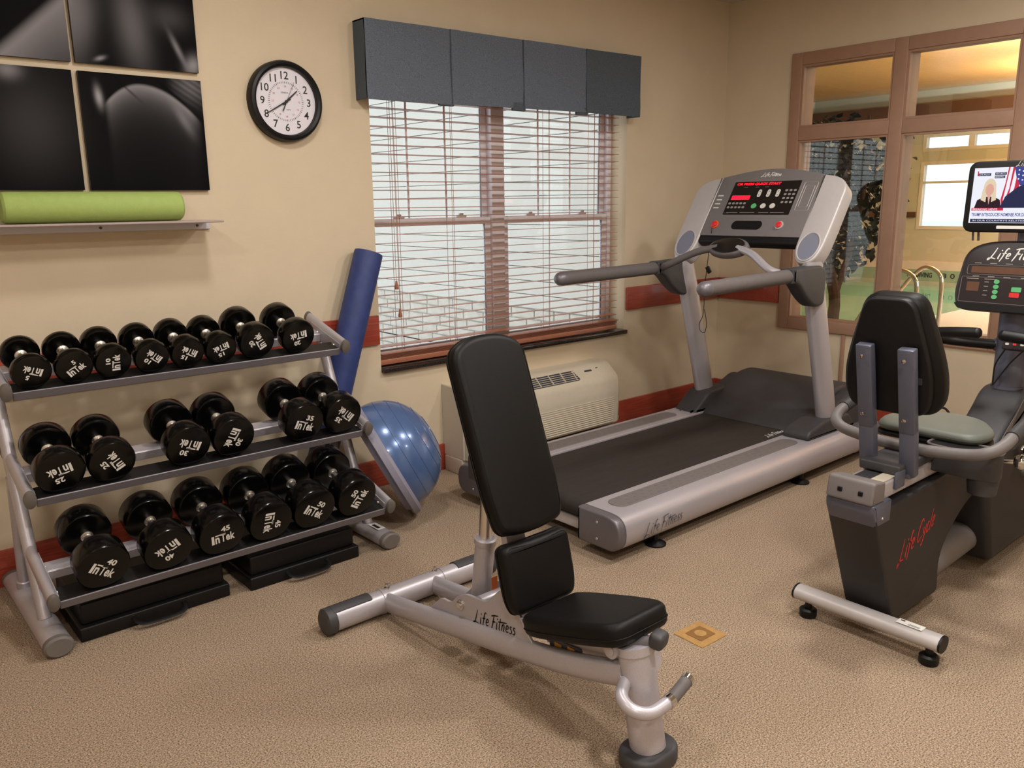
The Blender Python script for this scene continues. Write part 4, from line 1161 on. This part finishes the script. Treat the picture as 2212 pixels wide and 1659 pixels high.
# ================================================================== RECUMBENT BIKE
KY = -2.345
bk = thing('exercise_bike', 'dark recumbent exercise bike with screen console seen from behind', 'exercise bike', (-1.9, KY, 0))
Tk = frame((0, KY, 0), (1, 0, 0), (0, 0, 1))        # local x = x, y = z, z = towards the camera side
rs = MB().tube([(-2.482, -2.125, .078), (-2.482, -2.600, .078)], .034, 24, True, ry=.026, up=(0, 0, 1)).build('rear_stabilizer', 'ltplastic', bk)
for y0, y1 in ((-2.125, -2.118), (-2.600, -2.607)): MB().tube([(-2.482, y0, .078), (-2.482, y1, .078)], .0345, 24, True, ry=.0265, up=(0, 0, 1)).build('end_plug', 'blkplastic', rs)
for y in (-2.165, -2.568): MB().lathe([(.012, .02), (.012, .055)], 12, Matrix.Translation((-2.482, y, 0))).lathe([(0, 0), (.026, 0), (.029, .006), (.029, .026), (.022, .032), (0, .032)], 20, Matrix.Translation((-2.482, y, 0))).build('leveling_foot', 'blkplastic', rs)
T = frame((-2.482, -2.50, .1045), (1, 0, 0), (0, 1, 0))
st = MB().box((-.016, -.045, 0), (.016, .035, .0006), T).build('serial_sticker', 'white_print', rs, 0)
MB().box((.004, .015, .0006), (.011, .028, .001), T).box((-.01, -.035, .0006), (-.008, .0, .001), T).box((-.004, -.035, .0006), (-.002, .0, .001), T).build('sticker_print', 'black_print', st, 0)
rear = roundpoly([(-2.612, .470), (-2.425, .062), (-2.075, .05), (-2.095, .20), (-1.945, .315), (-1.80, .36), (-1.78, .455), (-2.0, .492)], [.02, .03, .03, .10, .10, .03, .02, .05], 6)
shd = MB().prism(rear, -.078, .078, Tk, .007, 2).build('rear_shroud', 'bikeblk', bk, 45)
up_ = roundpoly([(-2.618, .475), (-2.592, .425), (-2.50, .425), (-2.50, .500), (-2.62, .505)], [.01, .01, 0, 0, .01])
MB().prism(up_, -.0785, .0785, Tk, .010, 2).build('shroud_collar', 'bikegrey', bk, 45)
cap = roundpoly([(-2.63, .503), (-2.545, .500), (-2.545, .562), (-2.615, .575)], [.01, 0, 0, .012])
cp_ = MB().prism(cap, -.074, .074, Tk, .008, 3).build('rail_end_cap', 'midplastic', bk, 45)
for y in (.03, -.035): MB().rbox((-2.6275, KY+y-.007, .528), (-2.622, KY+y+.007, .542), .001, 1).build('cap_slot', 'blkplastic', cp_)
MB().rbox((-2.55, KY-.058, .495), (-1.86, KY+.058, .548), .006).build('seat_rail', 'silver', bk)
MB().rbox((-2.55, KY-.052, .5482), (-1.86, KY-.012, .553), .001, 1).build('rail_cover', 'ptac', bk)
MB().box((-2.55, KY-.010, .5482), (-1.86, KY+.045, .5495)).build('rail_slot', 'dkplastic', bk, 0)
b = MB(); script(b, 'Life Cycle', frame((-2.30, KY-.0785, .318), (1, 0, 0), (0, 0, 1)), .28, weight=.10, slant=.5, tilt=R(15)); b.build('shroud_logo', 'redlogo', shd, 0)
MB().lathe([(.005, 0), (.004, .002), (0, .002)], 10, along((-2.56, KY-.0785, .452), (0, -1, 0))).build('screw', 'chrome', shd)
MB().tube([(-2.20, KY-.01, .125), (-1.55, KY-.01, .145)], .062, 24).build('frame_tube', 'midplastic', bk)
front = roundpoly([(-1.83, .42), (-1.70, .05), (-1.05, .05), (-.92, .20), (-1.02, .48), (-1.20, .56), (-1.62, .50)], [.08, .03, .05, .1, .1, .06, .06], 6)
MB().prism(front, -.115, .115, Tk, .03, 4).build('drive_housing', 'bikeblk', bk, 45)
MB().tube([(-1.0, KY-.26, .07), (-1.0, KY+.26, .07)], .034, 20, True, ry=.026, up=(0, 0, 1)).build('front_stabilizer', 'ltplastic', bk)
for y in (-.22, .22): MB().lathe([(.012, .02), (.012, .05)], 12, Matrix.Translation((-1.0, KY+y, 0))).lathe([(0, 0), (.028, 0), (.028, .025), (0, .03)], 18, Matrix.Translation((-1.0, KY+y, 0))).build('leveling_foot', 'blkplastic', bk)
# tapered column foot, column
neck = roundpoly([(-1.76, .43), (-1.30, .43), (-1.28, .60), (-1.30, .668), (-1.415, .668), (-1.50, .60)], [.04, .02, .02, .02, .05, .06], 6)
MB().prism(neck, -.085, .085, Tk, .028, 4).build('column_shroud', 'dkplastic', bk, 45)
MB().prism([(-1.72, .47), (-1.64, .47), (-1.44, .645), (-1.475, .62)], .0852, .0865, Tk).build('shroud_accent', 'midplastic', bk, 0)
MB().tube([(-1.365, KY, .64), (-1.365, KY, 1.02)], .058, 28).tube([(-1.365, KY, .66), (-1.365, KY, .672)], .061, 28).build('console_column', 'bikegrey', bk)
# crank and pedals
for sg in (-1, 1):
    y = KY-sg*.135
    cr = MB().tube([(-1.45, KY, .36), (-1.45, y, .36)], .022, 14).bar((-1.45, y, .36), (-1.45-sg*.10, y, .36+sg*.12), .026, .018, .005, up=(0, 1, 0)).build('crank_arm', 'chrome', bk)
    c = Vector((-1.45-sg*.10, y-sg*.055, .36+sg*.12))
    MB().rbox((c.x-.045, c.y-.045, c.z-.012), (c.x+.045, c.y+.045, c.z+.012), .006).build('pedal', 'blkplastic', cr)
# back support
for y in (-2.282, -2.412):
    ps = MB().bar((-2.375, y, .545), (-2.405, y, .70), .032, .05, .005, up=(0, 1, 0)).bar((-2.405, y, .69), (-2.468, y, .962), .032, .05, .005, up=(0, 1, 0)).build('back_post', 'bikegrey', bk)
    for z in (.925, .735): MB().lathe([(.007, 0), (.006, .003), (0, .004)], 10, along((-2.435-(z-.735)*.2-.014, y, z), (-1, 0, 0))).build('bolt', 'chrome2', ps)
MB().bar((-2.37, -2.27, .555), (-2.37, -2.425, .555), .045, .04, .005).build('post_crossbar', 'bikegrey', bk)
MB().rbox((-2.44, KY-.065, .5535), (-1.80, KY+.065, .585), .006).build('seat_carriage', 'dkplastic', bk)
MB().rbox((-2.46, KY-.068, .515), (-2.40, KY-.059, .57), .003, 2).build('carriage_roller', 'bikegrey', bk)
Tb_ = frame((-2.385, KY+.01, .735), (0, -1, 0), (-.058, 0, .375))
out = roundpoly([(-.125, 0), (.125, 0), (.158, .05), (.155, .16), (.085, .382), (-.085, .382), (-.155, .16), (-.158, .05)], [.05, .05, .05, .1, .045, .045, .1, .05], 6)
zb = Tb_.to_3x3() @ Vector((0, 0, 1))     # points backwards (towards -x)
Tb_.translation += zb*.0
bpad = MB().prism([(x*.86, y*.97+.006) for x, y in out], -.02, .012, Tb_, .008, 3).build('back_pad_shell', 'blkplastic', bk, 45)
MB().prism(out, -.085, -.008, Tb_, .028, 5).build('back_pad', 'vinylblk', bk, 50)
MB().prism(rrect(.045, .022, .003, 2, .085, .125), .012, .0128, Tb_).build('back_label', 'dkplastic', bpad, 0)
# seat
so = roundpoly([(-2.13, -.165), (-2.13, .165), (-2.0, .190), (-1.86, .10), (-1.83, 0), (-1.86, -.10), (-2.0, -.190)], [.05, .05, .08, .05, .05, .05, .08], 6)
MB().prism([(x, KY+y) for x, y in so], .585, .602, None, .005, 2).build('seat_pan', 'blkplastic', bk)
MB().prism([(x, KY+y) for x, y in so], .602, .640, None, .022, 5).build('seat_pad', 'seatgrey', bk, 60)
# side grips: transverse bar with ends turned forward
hb = MB()
P = smoothpath([(-1.98, KY+.275, .70), (-2.12, KY+.275, .672), (-2.20, KY+.272, .650), (-2.245, KY+.245, .630), (-2.255, KY+.18, .612), (-2.265, KY, .60), (-2.255, KY-.18, .612), (-2.245, KY-.245, .630), (-2.20, KY-.272, .650), (-2.12, KY-.275, .672), (-1.98, KY-.275, .70)], 6)
sgp = hb.tube(P, .019, 16).build('side_handlebar', 'midplastic', bk)
for sg in (-1, 1):
    MB().tube([(-2.15, KY+sg*.275, .666), (-1.90, KY+sg*.275, .716)], .0215, 16).build('side_grip', 'dkplastic', sgp)
# bottle and accessory tray on the camera side
tx = roundpoly([(-2.185, -2.375), (-2.105, -2.375), (-2.09, -2.47), (-2.085, -2.59), (-2.175, -2.605), (-2.195, -2.50)], [.035, .035, .03, .04, .04, .03], 6)
ty = MB().prism(tx, .515, .605, None, .006, 2).build('accessory_tray', 'dkplastic', bk, 40)
n = len(tx); cx = sum(q[0] for q in tx)/n; cy = sum(q[1] for q in tx)/n
MB().prism([(cx+(x-cx)*.86, cy+(y-cy)*.93) for x, y in tx], .6052, .6058, None).build('tray_well', 'blkplastic', ty, 0)
MB().tube([(x, y, .605) for x, y in tx], .0035, 6, closed=True).build('tray_rim', 'midplastic', ty)
MB().lathe([(.042, .46), (.047, .50), (.049, .60)], 24, Matrix.Translation((-2.13, -2.545, 0))).build('bottle_holder', 'dkplastic', ty, 60)
kn = MB().lathe([(.006, -.03), (.008, 0), (.018, .004), (.024, .014), (.025, .024), (.020, .036), (.010, .042), (0, .043)], 24, along((-2.06, -2.605, .565), (.25, -1, .1))).build('release_knob', 'chrome2', bk, 60)
# power lead behind the seat
P = smoothpath([(-.05, -1.9, .05), (-.25, -1.95, .30), (-.5, -2.05, .36), (-.8, -2.15, .25), (-.95, -2.25, .12)], 6)
# console
Tq = frame((-1.475, KY, 1.0), (0, -1, 0), (.20, 0, 1.0))
cout = roundpoly([(-.205, .035), (-.185, -.03), (.185, -.03), (.205, .035), (.185, .205), (.10, .245), (-.10, .245), (-.185, .205)], [.04, .03, .03, .04, .05, .1, .1, .05], 6)
kc = MB().prism(cout, -.075, 0, Tq, .018, 4).build('console', 'consoleblk', bk, 45)
MB().prism(roundpoly([(-.195, -.005), (-.175, -.028), (.175, -.028), (.195, -.005)], .01), 0, .004, Tq).build('console_lower_trim', 'blkplastic', kc, 0)
b = MB()
for o2 in (rrect(.33, .038, .008, 3, .0, .128), rrect(.36, .098, .004, 2, .0, .050)): b.tube([Tq @ Vector((x, y, .0008)) for x, y in o2], .0008, 4, closed=True)
for u in (-.13, -.075, -.02, .04, .10): b.box((u-.012, .152, .0006), (u+.012, .155, .001), Tq); b.box((u-.012, .101, .0006), (u+.012, .104, .001), Tq)
for u in (-.14, -.075): b.box((u-.022, .091, .0006), (u+.022, .094, .001), Tq)
for k in range(4): b.box((-.095, .080-.017*k, .0006), (-.08, .083-.017*k, .001), Tq)
b.build('console_print', 'keygrey', kc, 0)
MB().prism(rrect(.045, .036, .002, 2, -.135, .062), .0004, .001, Tq).prism(rrect(.30, .026, .002, 2, 0, .128), .0004, .001, Tq).build('console_display', 'beam', kc, 0)
for k in range(4): MB().prism([(-.052+.010*math.cos(2*math.pi*i/20), .084-.0195*k+.0085*math.sin(2*math.pi*i/20)) for i in range(20)], .0005, .0025, Tq).build('level_key', 'greenbtn', kc, 30)
MB().prism(rrect(.034, .018, .003, 3, .020, .058), .0005, .003, Tq).build('start_key', 'greenbtn', kc, 30)
MB().prism(rrect(.034, .018, .003, 3, .016, .037), .0005, .003, Tq).build('stop_key', 'redbtn', kc, 30)
b = MB(); script(b, 'Life Fitness', frame(Tq @ Vector((0, .19, .0008)), (0, -1, 0), (.2, 0, 1)), .20, weight=.12); b.build('console_logo', 'white_print', kc, 0)
MB().rbox((-1.42, KY-.05, .955), (-1.33, KY+.05, 1.01), .01).build('console_mount', 'bikegrey', bk)
# handlebars
for sg in (1, -1):
    P = smoothpath([(-1.375, KY+sg*.05, .828), (-1.40, KY+sg*.16, .830), (-1.44, KY+sg*.235, .838), (-1.51, KY+sg*.268, .856), (-1.58, KY+sg*.235, .878), (-1.615, KY+sg*.14, .895), (-1.62, KY+sg*.045, .903)], 6)
    hbr = MB().tube(P, .0205, 16).build('front_handlebar', 'blkplastic', bk)
    MB().lathe([(.0205, 0), (.019, .008), (.012, .014), (0, .016)], 16, along(P[-1], P[-1]-P[-2])).build('handlebar_tip', 'blkplastic', hbr, 60)
    MB().lathe([(.026, 0), (.026, .018), (.02, .024)], 16, along((-1.37, KY+sg*.045, .828), (0, sg, 0))).build('handlebar_collar', 'bikegrey', hbr)
# remote in its holder
Tr = frame((-1.49, KY-.045, .862), (.1, -1, 0), (.3, 0, 1))
rm = MB().prism(roundpoly([(-.045, -.03), (.05, -.03), (.06, .035), (-.03, .042)], .014, 4), -.03, 0, Tr, .006, 3).build('screen_remote', 'consoleblk', bk)
for i in range(4):
    a = R(45+90*i); MB().prism([(-.0+.014*math.cos(a)+.0075*math.cos(2*math.pi*j/14), .018+.011*math.sin(a)+.006*math.sin(2*math.pi*j/14)) for j in range(14)], 0, .0016, Tr).build('arrow_key', 'cupblue', rm, 0)
for u, mt in ((-.025, 'keywhite'), (.0, 'redbtn'), (.025, 'keywhite')): MB().prism(rrect(.012, .008, .002, 2, u, -.008), 0, .0016, Tr).build('function_key', mt, rm, 0)
P = smoothpath([Tr @ Vector((-.03, -.028, -.01)), Vector((-1.44, KY+.03, .76)), Vector((-1.43, KY+.035, .69)), Vector((-1.435, KY+.03, .682)), Vector((-1.44, KY-.02, .77)), Tr @ Vector((.03, -.028, -.01))], 6)
MB().tube(P, .003, 6).build('remote_cord', 'black_print', rm)
# screen
Ts_ = frame((-1.445, KY-.012, 1.402), (0, -1, 0), (.06, 0, 1))
tv = MB().prism(rrect(.428, .266, .032, 6), -.04, 0, Ts_, .006, 3).build('television_screen', 'blkplastic', bk, 40)
tv['label'] = 'small black television screen showing a news broadcast'
def em(name, col, s_=1.0): return mat(name, (6, 6, 8), .4, spec=.2, emit=col, estr=s_)
E_white, E_navy, E_red, E_skin, E_hair, E_black, E_blue = em('screen_white', (240, 240, 250)), em('screen_navy', (34, 40, 74)), em('screen_red', (206, 40, 66)), em('screen_skin', (222, 168, 150)), em('screen_hair', (226, 208, 178)), em('screen_black', (40, 22, 32)), em('screen_blue', (60, 70, 140))
SX0, SX1, SY0, SY1 = -.192, .192, -.098, .108
sc = MB().box((SX0, SY0, 0), (SX1, SY1, .0008), Ts_).build('picture', E_white, tv, 0)
def flat(polys, mt, z, name):
    b = MB()
    for p_ in polys: b.prism(p_, z, z+.0002, Ts_)
    return b.build(name, mt, tv, 0)
def ell(cx, cy, rx, ry, n=20): return [(cx+rx*math.cos(2*math.pi*i/n), cy+ry*math.sin(2*math.pi*i/n)) for i in range(n)]
def rc(x0, y0, x1, y1): return [(x0, y0), (x1, y0), (x1, y1), (x0, y1)]
SHF = -.028
def sflat(polys, mt, z, name): return flat([[(x+SHF, y) for x, y in p_] for p_ in polys], mt, z, name)
sflat([[(-.045, .108), (.005, .108), (-.005, .02), (-.055, -.04), (-.06, -.01), (-.05, .05)]], E_red, .0009, 'flag_stripes')
sflat([[(-.04, .108), (-.03, .108), (-.035, .03), (-.05, -.03), (-.052, -.01)], [(-.022, .108), (-.012, .108), (-.018, .03), (-.03, -.01), (-.034, .0)]], E_white, .0012, 'flag_stripes')
sflat([[(-.025, .108), (.06, .108), (.06, .03), (.0, .04), (-.015, .07)]], E_blue, .0014, 'flag_canton')
sflat([ell(-.008+.014*i, .096-.016*(j)-.004*(i % 2), .003, .003, 6) for i in range(4) for j in range(3)], E_white, .0017, 'flag_stars')
sflat([[(-.06, -.042), (-.045, .0), (-.005, .035), (.02, .045), (.09, .04), (.12, -.042)]], E_navy, .0019, 'dark_suit')
sflat([ell(.045, .07, .025, .034)], E_skin, .0021, 'face')
sflat([[(-.150, -.042), (-.142, -.012), (-.115, .0), (-.085, .0), (-.062, -.012), (-.055, -.042)]], E_black, .0012, 'dark_jacket')
sflat([ell(-.102, .034, .022, .034), [(-.126, .03), (-.13, -.012), (-.112, -.02), (-.11, .02)], [(-.08, .03), (-.076, -.012), (-.092, -.02), (-.094, .02)]], E_hair, .0014, 'blonde_hair')
sflat([ell(-.102, .026, .0145, .022), [(-.108, .008), (-.096, .008), (-.1, -.03)]], E_skin, .0016, 'face')
flat([rc(-.186, -.052, -.074, -.042)], E_red, .0022, 'news_strap')
flat([rc(-.186, -.082, .192, -.052)], E_white, .0022, 'headline_bar')
flat([rc(-.186, -.096, .192, -.083)], E_navy, .0022, 'ticker_bar')
flat([rc(-.176, .078, -.132, .088), rc(-.118, .068, -.082, .078), rc(-.118, .080, -.078, .090)], E_navy, .0012, 'caption_boxes')
flat([rc(-.18, .078, -.176, .096)], E_red, .0012, 'caption_mark')
for body, mt, kw in (('BREAKING NEWS', E_white, dict(w=.088, h=.0075, cx=-.138, cy=-.047, bold=.01)), ('TRUMP INTRODUCES NOMINEE FOR DEPT OF', E_blue, dict(w=.215, h=.0135, cx=-.076, cy=-.067, bold=.02)),
                     ("IN OUR COUNTRY'S RELATIONSHIP WITH THE REGION", E_white, dict(w=.34, h=.006, cx=-.008, cy=-.0895)), ('LIVE PILOT', E_white, dict(w=.038, h=.005, cx=-.154, cy=.083)), ('SECURITY', E_white, dict(w=.034, h=.0055, cx=-.098, cy=.085)), ('BRIEFING', E_white, dict(w=.03, h=.0055, cx=-.10, cy=.073))):
    b = MB(); text(b, body, Ts_, z=.0027, **kw); b.build('screen_text', mt, tv, 0)
b = MB(); script(b, 'Life Fitness', frame(Ts_ @ Vector((.0, .120, .0006)), (0, -1, 0), (.06, 0, 1)), .10, weight=.12); b.build('housing_logo', 'ltplastic', tv, 0)
MB().prism(rrect(.24, .012, .002, 2, .03, -.114), 0, .0008, Ts_).build('notice_label', 'white_print', tv, 0)
for y in (.11, .09): MB().tube([(-1.415, KY+y+.06, 1.235), (-1.425, KY+y+.06, 1.285)], .0045, 8).build('mount_rod', 'capgrey', tv)
MB().tube([(-1.405, KY, 1.0), (-1.39, KY, 1.25), (-1.405, KY, 1.36)], .02, 12).build('mount_arm', 'bikegrey', tv)
# power lead
pc = thing('power_cord', 'thin black power lead arching behind the bike seat', 'cord', (-.8, -2.0, 0))
P = smoothpath([(-.02, -1.55, .02), (-.25, -1.62, .10), (-.45, -1.74, .30), (-.62, -1.86, .33), (-.78, -1.98, .22), (-.85, -2.05, .03), (-.88, -2.2, .008), (-.93, -2.30, .008)], 6)
MB().tube(P, .006, 8).build('lead', 'black_print', pc)
